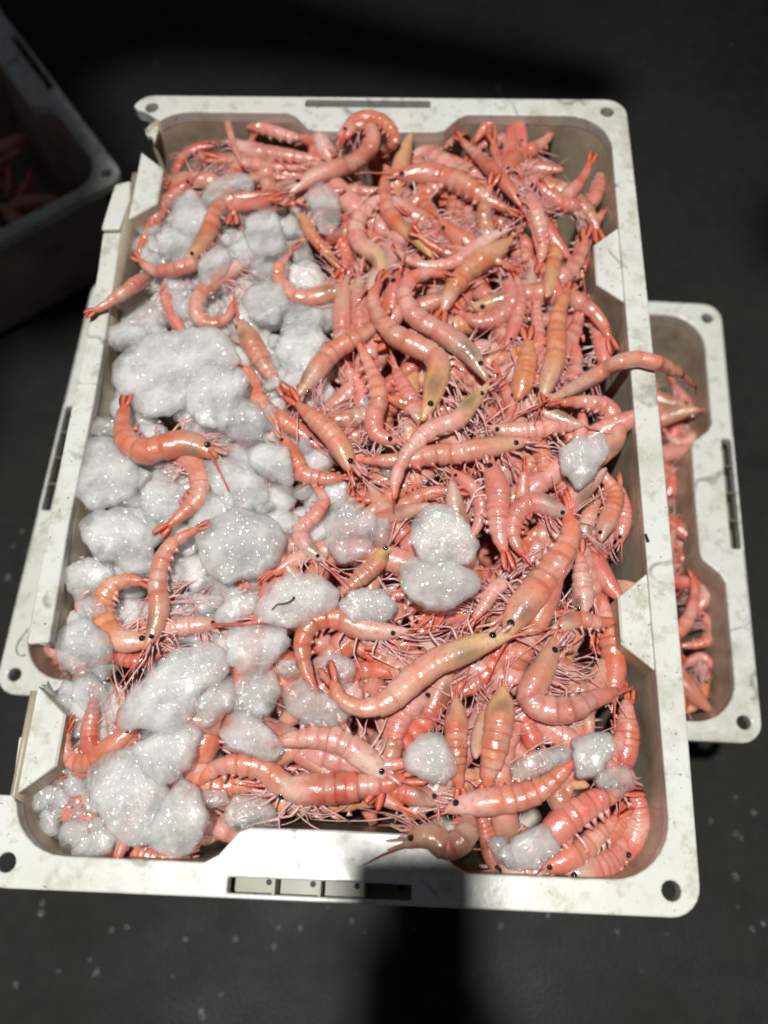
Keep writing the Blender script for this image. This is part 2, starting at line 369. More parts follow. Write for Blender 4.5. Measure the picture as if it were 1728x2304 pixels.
def crate(label, loc, rz, broken=False):
    t = empty('fish_crate', (loc[0], loc[1], loc[2] - .15), rz); tag(t, label, 'crate', 'white fish crates on the quay')
    q = empty('tmp', (0, 0, 0)); bpy.data.objects.remove(q)
    objs = []
    if broken:
        ly = (.262, .245, .225, .212, .156, .1, .03, -.0766, -.1565, -.170, -.184, -.215)
        objs.append(tray(t, ly, ((.212, .262, -.036), (-.184, -.1565, -.066))))
        inn = inner_loop(ly); out = outer_loop()
        # the sound part of the rim: from the broken far left corner clockwise to the near left corner
        o2 = [p for p in out if not (p[0] < -.17 and -.2440 < p[1] < .2790)]
        i2 = [p for p in inn if not (p[0] < -.175 and -.2440 < p[1] < .2665)]
        def start(P, f): 
            k = max(range(len(P)), key=f); return k
        ko = next(i for i in range(len(o2)) if o2[i][0] < -.15 and o2[i][1] < 0 and (o2[i - 1][1] > 0))
        O = o2[ko:] + o2[:ko]
        ki = next(i for i in range(len(i2)) if i2[i][0] < -.15 and i2[i][1] < 0 and (i2[i - 1][1] > 0))
        I = i2[ki:] + i2[:ki]
        poly = [(-.1945, -.2440)] + O + [(-.1915, .2760), (-.1860, .2745), (-.1790, .2695), (-.1735, .2655)] + I[::-1] + [(-.1843, -.2440)]
        objs.append(slab('rim', [poly] + HOLES + SLOTS, t, M['plastic']))
        fa = [(-.1972, .1995), (-.1858, .2030), (-.1835, .185), (-.1868, .1563), (-.2009, .1560), (-.1992, .178)]
        objs.append(slab('rim_fragment', [fa], t, M['plastic'], .010, .0006))
        fb = [(-.1994, .1535), (-.1857, .1545), (-.1836, .110), (-.1828, .0686), (-.1815, .0089), (-.1826, -.0763), (-.1812, -.1240), (-.1805, -.1563), (-.1940, -.1576), (-.1958, -.08), (-.1962, 0), (-.1957, .066), (-.1975, .12)]
        objs.append(slab('rim_fragment', [fb], t, M['plastic'], .010, -.0004))
        for ch in ([(-.1835, .2565), (-.1755, .2655), (-.1735, .2600), (-.1750, .2450), (-.1772, .2520), (-.1815, .2530)],):
            objs.append(slab('rim_chip', [ch], t, M['plastic'], .004, -.004, .0006))
        objs.append(slab('rim_chip', [[(-.1915, -.2110), (-.1830, -.2085), (-.1828, -.2440), (-.1895, -.2440)]], t, M['plastic'], .012, -.010, .0008))
        mb = MB(); pts = [Vector((-.1800, -.1795, -.004)), Vector((-.1795, -.1845, -.018)), Vector((-.1785, -.1890, -.036)), Vector((-.1770, -.1960, -.060))]
        tube(mb, pts, .0022, .0012, (.7, .7, .6), (.7, .7, .6), 4)
        objs.append(obj('broken_edge', mb.mesh('broken_edge', smooth=False), t, M['plastic']))
        led = ((-1, .1690, .2350), (-1, -.2430, -.1820), (1, .1010, .1680), (1, -.1610, -.0995))
    else:
        objs.append(tray(t)); objs.append(slab('rim', [outer_loop(), inner_loop()] + HOLES + SLOTS, t, M['plastic']))
        led = ((-1, .10, .166), (-1, -.166, -.10), (1, .10, .166), (1, -.166, -.10))
    for a in led: objs.append(ledge(t, *a))
    for s in (-1, 1): slot_pocket(t, s, not (broken and s > 0))
    for c in t.children: c.location.z += .15
    return t
crate('white crate full of prawns and ice with broken left rim', (0, 0, Z0), 0, True)
crate('white crate lying crosswise under the full prawn crate', (.0147, .0243, .150), -.0302 - math.pi / 2)
crate('dim crate of prawns standing on the dark ground behind the left rim', (-.612, .335, .150), -.927)

# ------------------------------------------------------------------ prawns
C_OR = (.70, .25, .115); C_PK = (.74, .36, .29); C_PL = (.82, .56, .46); C_RD = (.66, .13, .07); C_YO = (.76, .40, .13)
C_CO = (.74, .27, .20); C_TN = (.56, .36, .21); C_GR = (.50, .43, .35); C_YL = (.66, .50, .20); C_OP = (.76, .37, .22)
BASE = {'or': C_OR, 'pk': C_PK, 'pl': C_PL, 'rd': C_RD, 'yo': C_YO, 'co': C_CO, 'tn': C_TN, 'op': C_OP, 'py': (.84, .62, .44)}
HEAD = {'g': C_GR, 't': C_TN, 'y': C_YL, 'p': (.80, .62, .55), 'n': None}
for _k in BASE: BASE[_k] = tuple(x * s for x, s in zip(BASE[_k], (.80, .60, .64)))
EYE = None
def eye_mesh():
    bm = bmesh.new(); bmesh.ops.create_uvsphere(bm, u_segments=10, v_segments=8, radius=1)
    me = bpy.data.meshes.new('eye'); bm.to_mesh(me); bm.free()
    for p in me.polygons: p.use_smooth = True
    me.materials.append(M['eye']); return me
EYE = eye_mesh()
def jit(c, a=.06): 
    k = 1 + random.uniform(-a, a); return tuple(max(.01, min(.95, x * k * (1 + random.uniform(-a, a) * .5))) for x in c)
SEGS = [(.085, .195), (.195, .275), (.275, .355), (.355, .44), (.44, .52), (.52, .60)]
def rings(lowres):
    r = [(0.0, .30, 0), (.03, .40, 0), (.07, .50, 0)]
    amp = [.56, .72, .86, .96, 1.02, 1.05, 1.04]
    for k, (a, b) in enumerate(SEGS):
        for f in ((.0, .35, .97) if lowres else (.0, .10, .35, .70, .97)):
            base = amp[k] + (amp[k + 1] - amp[k]) * f
            proud = .050 * (1 - f) ** 2.0
            r.append((a + (b - a) * f, base * (1 + proud), 1 - f))
    for s, q in ((.602, 1.13), (.63, 1.10), (.68, 1.12), (.74, 1.08), (.80, 1.0), (.86, .86), (.91, .68), (.95, .50), (.98, .33), (1.0, .14)):
        r.append((s, q, 0))
    return r
def frame(at, s, bdir):
    t = (at(s + .02) - at(s - .02)).normalized()
    b = bdir(t); b = (b - t * b.dot(t)).normalized()
    return t, b, t.cross(b)
def build_prawn(root, path, R, kind, head, belly, off, legs=6, lowres=False, feelers=2, fan=True, eyes=True, rost=True, spread=True, cut=False, hang=None, surf=None, kwin=None):
    """path runs tail to head; R is the body radius; every piece becomes a mesh under root."""
    if not cut:
        e_ = (path[-1] - path[-2]).normalized(); path = list(path); path[-1] = path[-1] + e_ * R * .9
    keep = (lambda q: [Vector((max(-.174, min(.174, a.x)), max(-.262, min(.258, a.y)), a.z)) for a in q]) if kwin is None else (lambda q: q)
    at, L = spline(path, 0)
    base = jit(BASE[kind], .09); tailc = lerp(base, C_RD, .75); bel = lerp(base, C_PL, .45)
    if head == 'n' and kind in ('op', 'pl', 'pk') and random.random() < .45: head = random.choice('gt')
    hc = jit(HEAD[head] or lerp(base, (.60, .17, .14), .7), .10)
    tw = random.uniform(-.25, .25)
    def bdir(t):
        left = Vector((-t.y, t.x, 0))
        if left.length < 1e-4: left = Vector((0, 1, 0))
        left.normalize()
        v = {'L': left * .9 + Vector((0, 0, -.42 + tw)), 'R': left * -.9 + Vector((0, 0, -.42 + tw)), 'D': Vector((0, 0, -1)) + left * tw * 1.5, 'U': Vector((0, 0, 1)) + left * tw}[belly]
        return v
    nr = 10 if lowres else 16
    mb = MB(); RS = rings(lowres)
    segj = [(random.uniform(.95, 1.05), random.uniform(.86, 1.12), random.uniform(-.05, .05)) for _ in range(7)]
    pr = random.uniform(0, 50)
    if cut: RS = [q for q in RS if q[0] <= .60]; sc = .60
    else: sc = 1.0
    blot = random.uniform(.74, .84); bang = random.uniform(1.8, 4.2)
    for s, q, edge in RS:
        u = s / sc
        p = at(u); t, b, l = frame(at, u, bdir)
        sj = segj[min(6, max(0, sum(1 for g_ in SEGS if s >= g_[0])))] if s < .602 else (1, 1, 0)
        p = p + l * (R * sj[2]) ; q = q * sj[0]
        if s > .78: p = p - b * (R * .42 * sstep(.78, 1.0, s) * (1 - q))
        lobe = 0
        if .084 < s < .60:
            for a_, b_ in SEGS:
                if a_ <= s < b_: lobe = math.sin(math.pi * (s - a_) / (b_ - a_))
        side_l = .86 if belly in 'LR' else .98
        for j in range(nr):
            th = 2 * math.pi * j / nr
            cb, cl = math.cos(th), math.sin(th)
            rb = q * R
            if cb > 0:                                  # belly side: flatter, with scalloped pleura
                rb *= (.70 + .24 * lobe) if .084 < s < .60 else .86
            x = p + b * (rb * cb) + l * (q * R * side_l * (math.copysign(abs(cl) ** .9, cl)))
            nz = noise.noise(x * 160 + Vector((0, 0, R * 900)))
            x += (b * cb + l * cl) * (R * .05 * nz)
            mb.v.append(x)
            c = lerp(base, bel, max(0, cb) * .8)
            if s < .12: c = lerp(tailc, c, sstep(0, .15, s))
            if cb < -.9 and .1 < s < .6: c = lerp(c, (.42, .14, .06), .22)
            if edge > .85 and s > .08: c = lerp(c, lerp(base, C_RD, .35), .40)
            elif .3 < edge < .8 and s > .08: c = lerp(c, C_PL, .14)
            c = tuple(k_ * sj[1] for k_ in c)
            pn = noise.noise(x * 75 + Vector((pr, 0, 0))); pm = noise.noise(x * 190 + Vector((0, pr, 0)))
            c = lerp(c, C_RD, max(0, pn) * .75); c = lerp(c, (.74, .50, .43), min(.8, max(0, -pn) * .75 + max(0, pm) * .3))
            if s > .60 and hc:
                c = lerp(c, hc, sstep(.62, .80, s) * (.55 + .35 * pm))
                dd = math.hypot((s - blot) * 6.5, math.sin((th - bang) / 2) * 1.5)
                c = lerp((.12, .085, .05), c, sstep(.15, .75, dd) * .75 + .25) if head in 'gty' else c
            mb.c.append(c)
    n = len(RS)
    mb.f += [(i * nr + j, i * nr + (j + 1) % nr, (i + 1) * nr + (j + 1) % nr, (i + 1) * nr + j) for i in range(n - 1) for j in range(nr)]
    mb.f.append(tuple(range(nr - 1, -1, -1))); mb.f.append(tuple((n - 1) * nr + j for j in range(nr)))
    obj('body', mb.mesh('body', off, mat=M['shell']), root)
    if fan:
        mb = MB(); p = at(.03); t, b, l = frame(at, .03, bdir); wide = l if belly in 'DU' else (l * .75 + b * .5).normalized()
        nrm = t.cross(wide).normalized()
        for k in (-2, -1, 0, 1, 2):
            ang = k * random.uniform(.05, .13) + random.uniform(-.03, .03)
            d = (-t * math.cos(ang) + wide * math.sin(ang)).normalized()
            w = d.cross(nrm).normalized(); ln = R * (1.75 if k else 1.5) * random.uniform(.9, 1.1); wd = R * (.36 if k else .28)
            sec = [(0, .35), (.25, .8), (.55, 1), (.82, .8), (1, .25)]
            vs = []; cs = []
            for f, ww in sec:
                q = p + d * (ln * f) + wide * (k * R * .09) + nrm * (R * (.10 * abs(k) - .14 * f * f))
                th = R * .05 * (1 - .6 * f)
                vs += [q - w * wd * ww, q + nrm * th, q + w * wd * ww, q - nrm * th]
                cc = lerp(tailc, C_RD, f * random.uniform(.3, .9)); cs += [cc] * 4
            fs = [(i * 4 + j, i * 4 + (j + 1) % 4, i * 4 + 4 + (j + 1) % 4, i * 4 + 4 + j) for i in range(4) for j in range(4)] + [(3, 2, 1, 0), (16, 17, 18, 19)]
            mb.add(vs, fs, cs)
        obj('tail_fan', mb.mesh('tail_fan', off, mat=M['limb']), root)
    if cut: hs = None
    if not cut:
        t, b, l = frame(at, .93, bdir); hp = at(.905)
        if eyes:
            for sgn in (-1, 1):
                e = obj('eye', EYE, root); r = R * random.uniform(.24, .30)
                e.location = hp + l * (sgn * R * .50) - b * (R * .20) + t * (R * .1) - off; e.scale = (r, r, r * .9)
        if rost:
            mb = MB(); tip = at(1.0); ln = R * random.uniform(2.6, 4.2)
            pts = [tip - t * R * .9 - b * R * .45 + t * (ln * f) - b * (R * .55 * f * f) for f in (0, .3, .6, 1)]
            tube(mb, keep(pts), R * .17, R * .02, lerp(base, C_RD, .5), C_RD, 4)
            obj('rostrum', mb.mesh('rostrum', off, mat=M['limb']), root)
        if not lowres:
            for sgn in (-1, 1):                         # the flat scales beside the spike, and a mouth leg below
                mb = MB(); t5, b5, l5 = frame(at, .92, bdir); a = at(.94) + l5 * sgn * R * .34 - b5 * R * .12
                d = (t5 + l5 * sgn * random.uniform(.05, .3) + b5 * random.uniform(-.1, .25)).normalized(); wv = (l5 * .6 + b5 * .8).normalized(); ln = R * random.uniform(1.2, 1.8)
                vs = []; nn = d.cross(wv).normalized()
                for f, ww in ((0, .5), (.4, 1), (.8, .75), (1, .15)):
                    q_ = a + d * ln * f; vs += [q_ - wv * R * .24 * ww, q_ + nn * R * .05, q_ + wv * R * .24 * ww, q_ - nn * R * .05]
                mb.add(vs, [(i * 4 + j, i * 4 + (j + 1) % 4, i * 4 + 4 + (j + 1) % 4, i * 4 + 4 + j) for i in range(3) for j in range(4)] + [(3, 2, 1, 0), (12, 13, 14, 15)], lerp(base, (.72, .40, .38), .6))
                a = at(.88) + b5 * R * .5 + l5 * sgn * R * .2; d = (t5 + b5 * random.uniform(0, .5)).normalized()
                tube(mb, [a, a + d * R * .9, a + (d + b5 * .3).normalized() * R * 1.9], R * .17, R * .06, lerp(base, C_RD, .3), C_PL, 5)
                obj('antenna_scale', mb.mesh('antenna_scale', off, mat=M['shell']), root)
        legc = random.choice([(.74, .46, .45), (.70, .38, .37), (.80, .62, .61), (.64, .26, .25), (.78, .54, .54)])
        joined = MB()
        fw = random.uniform(-.5, 1.1); fw2 = fw + random.uniform(-.2, .8); sweep = random.uniform(-.35, .35)
        if belly in 'DU': fw = random.uniform(.9, 1.7); fw2 = fw + .5
        for k in range(legs):
            s = .64 + .25 * (k // 2) / max(1, legs / 2 - .5) + random.uniform(-.03, .03); p = at(s); tt, bb, ll = frame(at, s, bdir)
            sg = 1 if k % 2 else -1
            if belly in 'DU': o1 = (ll * sg + bb * .25).normalized()
            else: o1 = bb
            flat = Vector((o1.x, o1.y, o1.z * .35)).normalized()
            ln = R * random.uniform(.7, 2.0)
            a = p + bb * R * .55 + ll * sg * R * .4
            d1 = (flat * .9 + tt * (fw * .6 + random.uniform(-.4, .4)) + ll * sg * .12).normalized()
            d2 = (flat * .35 + tt * (fw2 + random.uniform(-.5, .5)) + Vector((0, 0, -.12))).normalized()
            d3 = (d2 + flat * sweep + Vector((random.uniform(-.2, .2), random.uniform(-.2, .2), -.15))).normalized()
            q1 = a + d1 * ln * .8; q2 = q1 + d2 * ln * random.uniform(.8, 1.1); q3 = q2 + d3 * ln * .8
            pts = [a, a.lerp(q1, .7), q1 + (q2 - q1) * .08, q1.lerp(q2, .55), q2, q3]
            m_ = MB() if not lowres else joined
            tube(m_, keep(pts), R * .12, R * .035, legc, lerp(legc, C_RD, random.choice((.0, .1, .4))), 4)
            if not lowres: obj('walking_leg', m_.mesh('walking_leg', off, mat=M['limb']), root)
        if lowres and legs: obj('walking_legs', joined.mesh('walking_legs', off, mat=M['limb']), root)['kind'] = 'stuff'
    mb = MB()
    swc = random.choice([(.78, .42, .38), (.82, .58, .52), (.68, .22, .18)])
    swf = random.uniform(-.9, .9)
    for k in range(5):
        a0, a1 = SEGS[k + 1]; s = (a0 + a1) / 2 / sc; p = at(s); tt, bb, ll = frame(at, s, bdir)
        for sg in (-1, 1):
            a = p + bb * R * .60 + ll * sg * R * .42
            d = (bb * .9 + tt * (swf + random.uniform(-.5, .5)) + ll * sg * random.uniform(.0, .25)).normalized(); ln = R * random.uniform(.25, .8)
            tube(mb, [a, a + d * ln * .45, a + (d + tt * swf * .4).normalized() * ln], R * .27, R * .08, swc, lerp(swc, C_RD, .4), 4)
    obj('swimmerets', mb.mesh('swimmerets', off, mat=M['limb']), root)['kind'] = 'stuff'
    if not cut and feelers:
        t, b, l = frame(at, .97, bdir); tip = at(.985)
        mb = MB(); fc = random.choice([(.70, .34, .34), (.74, .48, .47), (.62, .18, .18)])
        nth = 0 if lowres else 6
        for grp in range(1 if lowres else random.choice((2, 2, 3))):
            s0 = .97 if grp == 0 else .78
            t3, b3, l3 = frame(at, s0, bdir)
            if belly in 'DU' and grp: b3 = l3 * (1 if grp == 1 else -1)
            mixf = random.uniform(-.2, 1.6) if grp else 0
            h0 = (math.atan2(t3.y, t3.x) if grp == 0 else math.atan2(b3.y + t3.y * mixf, b3.x + t3.x * mixf)) + random.uniform(-.45, .45)
            cv = random.gauss(0, .13); st0 = R * random.uniform(.45, .85)
            for k in range(nth):
                sk = s0 + (0 if grp == 0 else random.uniform(-.12, .10)); tk, bk, lk = frame(at, sk, bdir)
                root_p = at(sk) + (b3 if belly in 'DU' and grp else bk) * R * (.3 if grp == 0 else .7)
                h = h0 + random.gauss(0, .09); p = root_p + lk * random.uniform(-.3, .3) * R + Vector((0, 0, random.uniform(0, .4) * R)); pts = [p.copy()]; st = st0 * random.uniform(.8, 1.15)
                c2 = cv + random.gauss(0, .035); zo = random.uniform(.010, .017)
                for i in range(7):
                    h += c2 + random.gauss(0, .035); p = p + Vector((math.cos(h) * st, math.sin(h) * st, 0))
                    zt = (surf(p.x, p.y) if surf else 0) + zo; p.z += (zt - p.z) * .3; pts.append(p.copy())
                if kwin is None and (abs(pts[-1].x) > .172 or abs(pts[-1].y) > .262): continue
                cc = lerp(fc, (.80, .56, .54), random.uniform(.0, 1))
                tube(mb, keep(pts), random.uniform(.00035, .00068), .00022, cc, cc, 3)
        if mb.v: obj('feelers', mb.mesh('feelers', off, mat=M['limb']), root)['kind'] = 'stuff'
        for k in range(feelers):
            mb = MB(); inside = kwin or (lambda x, y: abs(x) < .168 and abs(y) < .252); h = math.atan2(t.y, t.x) + random.gauss(0, .6); p = tip.copy(); pts = [p.copy()]
            cur = random.gauss(0, .04); st = .006; nseg = random.randint(7, 17)
            for i in range(nseg):
                h += cur + random.gauss(0, .03)
                p = p + Vector((math.cos(h) * st, math.sin(h) * st, 0))
                if surf is not None and not inside(p.x, p.y): break
                zt = (surf(p.x, p.y) if surf else pile(p.x, p.y)) + .016 + .006 * math.sin(i * .9 + k)
                p.z += (zt - p.z) * .35; pts.append(p.copy())
            if len(pts) < 4: continue
            ac = random.choice([(.74, .30, .27), (.80, .50, .44), (.62, .09, .09)])
            tube(mb, pts, .00052 + R * .02, .00022, ac, lerp(ac, C_PL, .4), 4)
            obj('antenna', mb.mesh('antenna', off, mat=M['limb']), root)
UPZ = Vector((0, 0, Z0))
def put_prawn(label, crop, pts, w, kind='op', head='t', belly='L', lvl=2, **kw):
    over = kw.pop('over', None); zs = kw.pop('zs', None); surf = kw.pop('surf', pile); group = kw.pop('group', 'prawns heaped in the full crate')
    P = []; wpx = w * (CROPS[crop][2] / 1659.0)
    d = .50
    R = .5 * wpx * d / FPX
    R *= 1.03
    for i, (u, v) in enumerate(pts):
        x, y = src(crop, u, v); z = -.02
        for _ in range(3):
            q = unp(x, y, z); z = surf(q.x, q.y) + R * .45 + lvl * .0046
            if over and abs(q.x) > .172: z = max(z, R * .75 + .001) if abs(q.x) < .206 else R * .75 - (abs(q.x) - .206) * 1.3
            if over and abs(q.y) > .246: z = max(z, R * .8 + .001)
            if zs: z = zs[i]
        q = unp(x, y, z)
        P.append(q)
    c = sum(P, Vector()) / len(P)
    off = Vector((c.x, c.y, min(p.z for p in P) - R))
    if over: kw.setdefault('kwin', lambda x, y: abs(x) < .168 and abs(y) < .252)
    root = empty('prawn', off); tag(root, label, 'prawn', group)
    build_prawn(root, P, R, kind, head, belly, off, surf=lambda x, y: surf(x, y) + Z0, **kw)
    return root
for a in [
 ('orange prawn lying alone on the ice lumps below the far left corner', 1, [(950,605),(880,622),(770,640),(690,690),(645,800),(595,890),(540,955)], 112, 'or', 't', 'L', 3),
 ('red-pink prawn stretched along the left wall, head to the far corner', 1, [(265,930),(300,850),(370,725),(450,625),(545,545)], 100, 'rd', 'n', 'R', 2),
 ('headless pink prawn with a white cut end beside the left rim', 1, [(270,960),(330,1008),(410,1016),(500,998),(565,975)], 112, 'pk', 'n', 'L', 4, {'cut': True}),
 ('tan prawn whose tail fan hangs over the left rim', 1, [(25,1235),(120,1180),(220,1112),(315,1045)], 88, 'op', 't', 'D', 2, {'over': 1, 'legs': 2, 'feelers': 0}),
 ('coral tail pointing down out from under the headless prawn', 1, [(405,1060),(412,1140),(440,1240),(490,1330)], 92, 'co', 'n', 'D', 2, {'eyes': False, 'rost': False, 'legs': 0, 'feelers': 0}),
 ('curled orange prawn on ice with its round eye raised to the far right', 1, [(765,1190),(740,1265),(655,1300),(580,1250),(592,1160),(665,1080),(760,1020),(855,960)], 108, 'op', 'p', 'R', 3),
 ('orange curled prawn half sunk in ice at the middle of the ice edge', 1, [(1095,900),(1025,975),(1018,1070),(1080,1145),(1185,1160),(1300,1130),(1400,1105)], 122, 'op', 't', 'L', 2),
 ('pale orange prawn arched over the far handle with its eye toward the ice', 1, [(1370,310),(1430,245),(1500,265),(1505,345),(1430,430),(1310,475),(1200,515),(1100,580)], 128, 'op', 'p', 'R', 4, {'over': 1}),
 ('orange-red prawn curled behind the arched one against the far handle', 2, [(235,400),(300,330),(265,250),(180,205),(90,225),(30,290)], 100, 'or', 'n', 'L', 3, {'over': 1}),
 ('pink prawn pressed to the far wall left of the handle', 1, [(1250,370),(1120,320),(990,285),(870,240),(720,200)], 95, 'pk', 't', 'L', 3),
 ('glossy orange prawn stub under the far wall left of the handle', 1, [(1300,400),(1230,340),(1150,320)], 90, 'or', 'n', 'D', 4, {'eyes': False, 'legs': 0, 'feelers': 0, 'rost': False}),
 ('long pink prawn lying level just beyond the far ice lump', 1, [(1250,430),(1060,410),(900,385),(760,350)], 112, 'pk', 'p', 'L', 3),
 ('faded pink prawn between the far ice lump and the long pink one', 1, [(1180,470),(1010,470),(850,450),(700,430),(560,400)], 90, 'pk', 'n', 'L', 2),
 ('thin red prawn standing up near the far left corner', 1, [(820,460),(775,350),(745,250),(718,170)], 52, 'pk', 'n', 'R', 4),
 ('small red prawn in the far left corner of the heap', 1, [(440,545),(500,420),(570,370),(660,350)], 82, 'rd', 'n', 'L', 2),
 ('brownish prawn tucked behind the orange one near the far ice', 1, [(1080,530),(980,520),(890,525),(840,560)], 95, 'tn', 't', 'R', 1),
 ('pale prawn hanging down beside the glossy dark ice lump', 1, [(1660,690),(1560,640),(1490,690),(1430,780),(1445,870),(1545,950),(1570,1060)], 120, 'pl', 'y', 'L', 3),
 ('yellowish prawn with a fan of pink legs right of the small ice lump', 1, [(1340,1010),(1270,920),(1195,830),(1120,710)], 85, 'yo', 't', 'R', 2, {'legs': 10}),
 ('pink prawn facing up between two red feelers, both eyes showing', 1, [(1460,1420),(1445,1310),(1440,1200),(1445,1090)], 105, 'pk', 'g', 'D', 2),
 ('fat orange prawn with two white patches near the far right', 2, [(910,695),(800,645),(680,570),(560,520),(440,505),(330,520)], 150, 'or', 'n', 'L', 3),
 ('bright orange prawn curving down from a red tail, yellow head', 2, [(310,455),(255,545),(262,670),(325,775),(425,845),(490,920)], 112, 'or', 'y', 'L', 3),
 ('orange-pink prawn pointing up beside the bright orange one', 2, [(440,465),(450,570),(475,680),(530,760),(590,840)], 95, 'or', 'n', 'L', 2),
 ('red-pink prawn lying above the fat orange prawn', 2, [(820,570),(710,490),(600,435),(480,405)], 90, 'co', 'n', 'L', 2),
 ('orange-red prawn slanting down across the far right heap', 2, [(650,310),(740,400),(830,485),(900,560),(970,650)], 100, 'or', 'n', 'L', 4),
 ('pink prawn humped against the far wall right of the handle', 2, [(730,330),(790,255),(880,215),(960,250),(985,345)], 95, 'co', 'n', 'R', 4),
 ('pale tan prawn under the pink hump at the far wall', 2, [(740,370),(830,330),(930,325),(1000,360)], 85, 'tn', 'n', 'R', 3),
 ('orange prawn with a red tail raised in the far right corner', 2, [(1150,280),(1080,350),(1000,395),(930,440),(900,500)], 112, 'or', 'n', 'L', 3),
 ('pale pink prawn below the far handle', 2, [(660,300),(590,335),(510,365),(400,410)], 85, 'pk', 'p', 'L', 3),
 ('red prawn with a dark eye by the right wall, far end', 2, [(1060,560),(1140,620),(1210,670),(1300,670)], 105, 'rd', 'n', 'R', 3),
 ('orange prawn standing on end against the far right wall', 2, [(1420,700),(1350,790),(1300,890),(1290,1030)], 115, 'or', 'n', 'R', 2),
 ('upturned pink prawn with a pale fringe of legs by the right wall', 2, [(1080,980),(1090,860),(1060,720),(1010,600)], 105, 'pk', 'n', 'U', 3, {'legs': 12}),
 ('slender pale prawn bowed under the fat orange one', 2, [(310,905),(395,970),(500,992),(620,972),(710,905),(800,850),(890,800)], 88, 'pl', 'p', 'L', 4),
 ('large plain orange prawn slanting up to a black eye', 2, [(560,1240),(605,1130),(685,1030),(785,950),(890,885)], 142, 'yo', 't', 'D', 3),
 ('pale pink prawn curving from a red tail to a brown head', 2, [(585,1040),(480,1032),(390,1070),(355,1150),(400,1240),(490,1310),(600,1375),(700,1455),(780,1555)], 140, 'pk', 'g', 'L', 4),
 ('upturned prawn showing white legs and a red underside', 2, [(650,1235),(740,1290),(850,1270),(925,1180),(900,1075)], 125, 'pk', 'n', 'L', 2, {'legs': 10}),
 ('narrow red prawn hanging down right of the upturned one', 2, [(950,1040),(980,1150),(960,1260),(915,1400)], 90, 'co', 'n', 'L', 3),
 ('yellow-orange prawn pointing straight down to a grey head', 2, [(1235,1120),(1185,1210),(1168,1320),(1165,1430),(1140,1550),(1090,1690)], 122, 'yo', 'g', 'D', 4),
 ('slim pink prawn standing left of the yellow-orange one', 2, [(1070,1130),(1062,1250),(1075,1400),(1060,1500)], 88, 'pk', 'n', 'L', 2),
 ('red-pink prawn along the right wall beside the yellow-orange one', 2, [(1260,1160),(1340,1240),(1390,1360),(1420,1520)], 112, 'co', 'n', 'R', 2),
 ('long prawn winding down the centre to a yellow head with black spot', 4, [(228,-160),(190,-60),(228,40),(310,130),(410,180),(500,225),(545,300),(520,410),(485,545)], 142, 'op', 'y', 'L', 5),
 ('pale orange prawn sloping down-left to a grey head with black eye', 3, [(1580,40),(1490,110),(1390,165),(1310,212),(1235,290),(1140,430)], 122, 'op', 'g', 'D', 4),
 ('folded red-orange prawn on ice with a long red spike at its head', 3, [(200,500),(185,600),(215,700),(310,745),(420,720),(530,705),(635,740)], 165, 'or', 't', 'L', 4),
 ('orange prawn curving down from under the folded red-orange one', 3, [(420,1150),(500,1075),(580,990),(592,890),(545,810),(470,775)], 122, 'op', 'n', 'L', 3),
 ('orange prawn with forked tail running down over the ice', 3, [(590,1160),(530,1190),(445,1245),(395,1330),(375,1430),(378,1540),(375,1630),(335,1760)], 112, 'op', 't', 'L', 4),
 ('tan prawn on the ice edge looking up with one black eye', 3, [(1010,390),(960,330),(915,250),(865,170),(822,95)], 125, 'tn', 't', 'D', 2),
 ('orange prawn with red tail fan lying on the middle ice edge', 3, [(775,292),(850,320),(885,390),(905,470),(970,545),(1070,600),(1150,660),(1210,700)], 108, 'or', 'n', 'L', 2),
 ('orange-pink prawn at the centre with white legs and black eye', 3, [(1110,490),(1180,555),(1250,610),(1300,665),(1345,725),(1385,805)], 132, 'op', 't', 'L', 5),
 ('orange prawn curled below the centre above the spotted ice', 3, [(1360,890),(1250,898),(1140,868),(1092,790),(1040,700)], 112, 'or', 'n', 'L', 3),
 ('pale prawn bent like an S left of the spotted ice lump', 3, [(1205,940),(1255,1010),(1205,1090),(1130,1165),(1150,1245),(1225,1320)], 100, 'pl', 'g', 'R', 3),
 ('orange prawn with spiky tail bent down beside the centre', 4, [(110,170),(160,280),(200,380),(215,475),(190,570),(205,660),(300,700)], 112, 'op', 'n', 'R', 4),
 ('pink prawn hidden behind the winding centre prawn', 4, [(300,310),(345,400),(390,500),(430,610)], 120, 'pk', 'n', 'R', 2),
 ('bare pink prawn back showing among white feelers left of centre', 4, [(40,300),(90,370),(120,430),(130,520)], 110, 'pk', 'n', 'R', 1),
 ('pale pink prawn with greenish head lying across the centre', 4, [(300,1000),(312,900),(350,800),(430,695),(525,625),(640,585),(710,500),(785,430)], 112, 'pl', 'y', 'R', 5),
 ('orange prawn with red tail lying level below the centre', 4, [(130,800),(270,800),(400,795),(510,770),(630,765),(760,740),(880,720),(975,715)], 125, 'op', 't', 'R', 4),
 ('pink prawn bowed like a hook against the right wall', 4, [(1190,490),(1320,488),(1430,520),(1480,610),(1465,700),(1400,790)], 122, 'pk', 'n', 'R', 5),
 ('pale pink prawn inside the hook of the bowed one', 4, [(1290,615),(1190,620),(1090,630),(980,645),(850,640)], 112, 'pl', 't', 'L', 3),
 ('orange prawn lying over the right rim, tail hanging outside', 4, [(1900,410),(1810,330),(1700,275),(1600,255),(1500,275),(1400,330),(1280,400),(1140,470)], 96, 'op', 'g', 'D', 5, {'over': 1}),
 ('short orange prawn with a yellow tail right of centre', 4, [(1010,150),(1012,240),(1000,330),(970,440)], 132, 'yo', 'n', 'D', 3),
 ('red prawn behind the yellow-tailed one', 4, [(880,100),(920,220),(900,330),(860,440)], 95, 'co', 'n', 'L', 1),
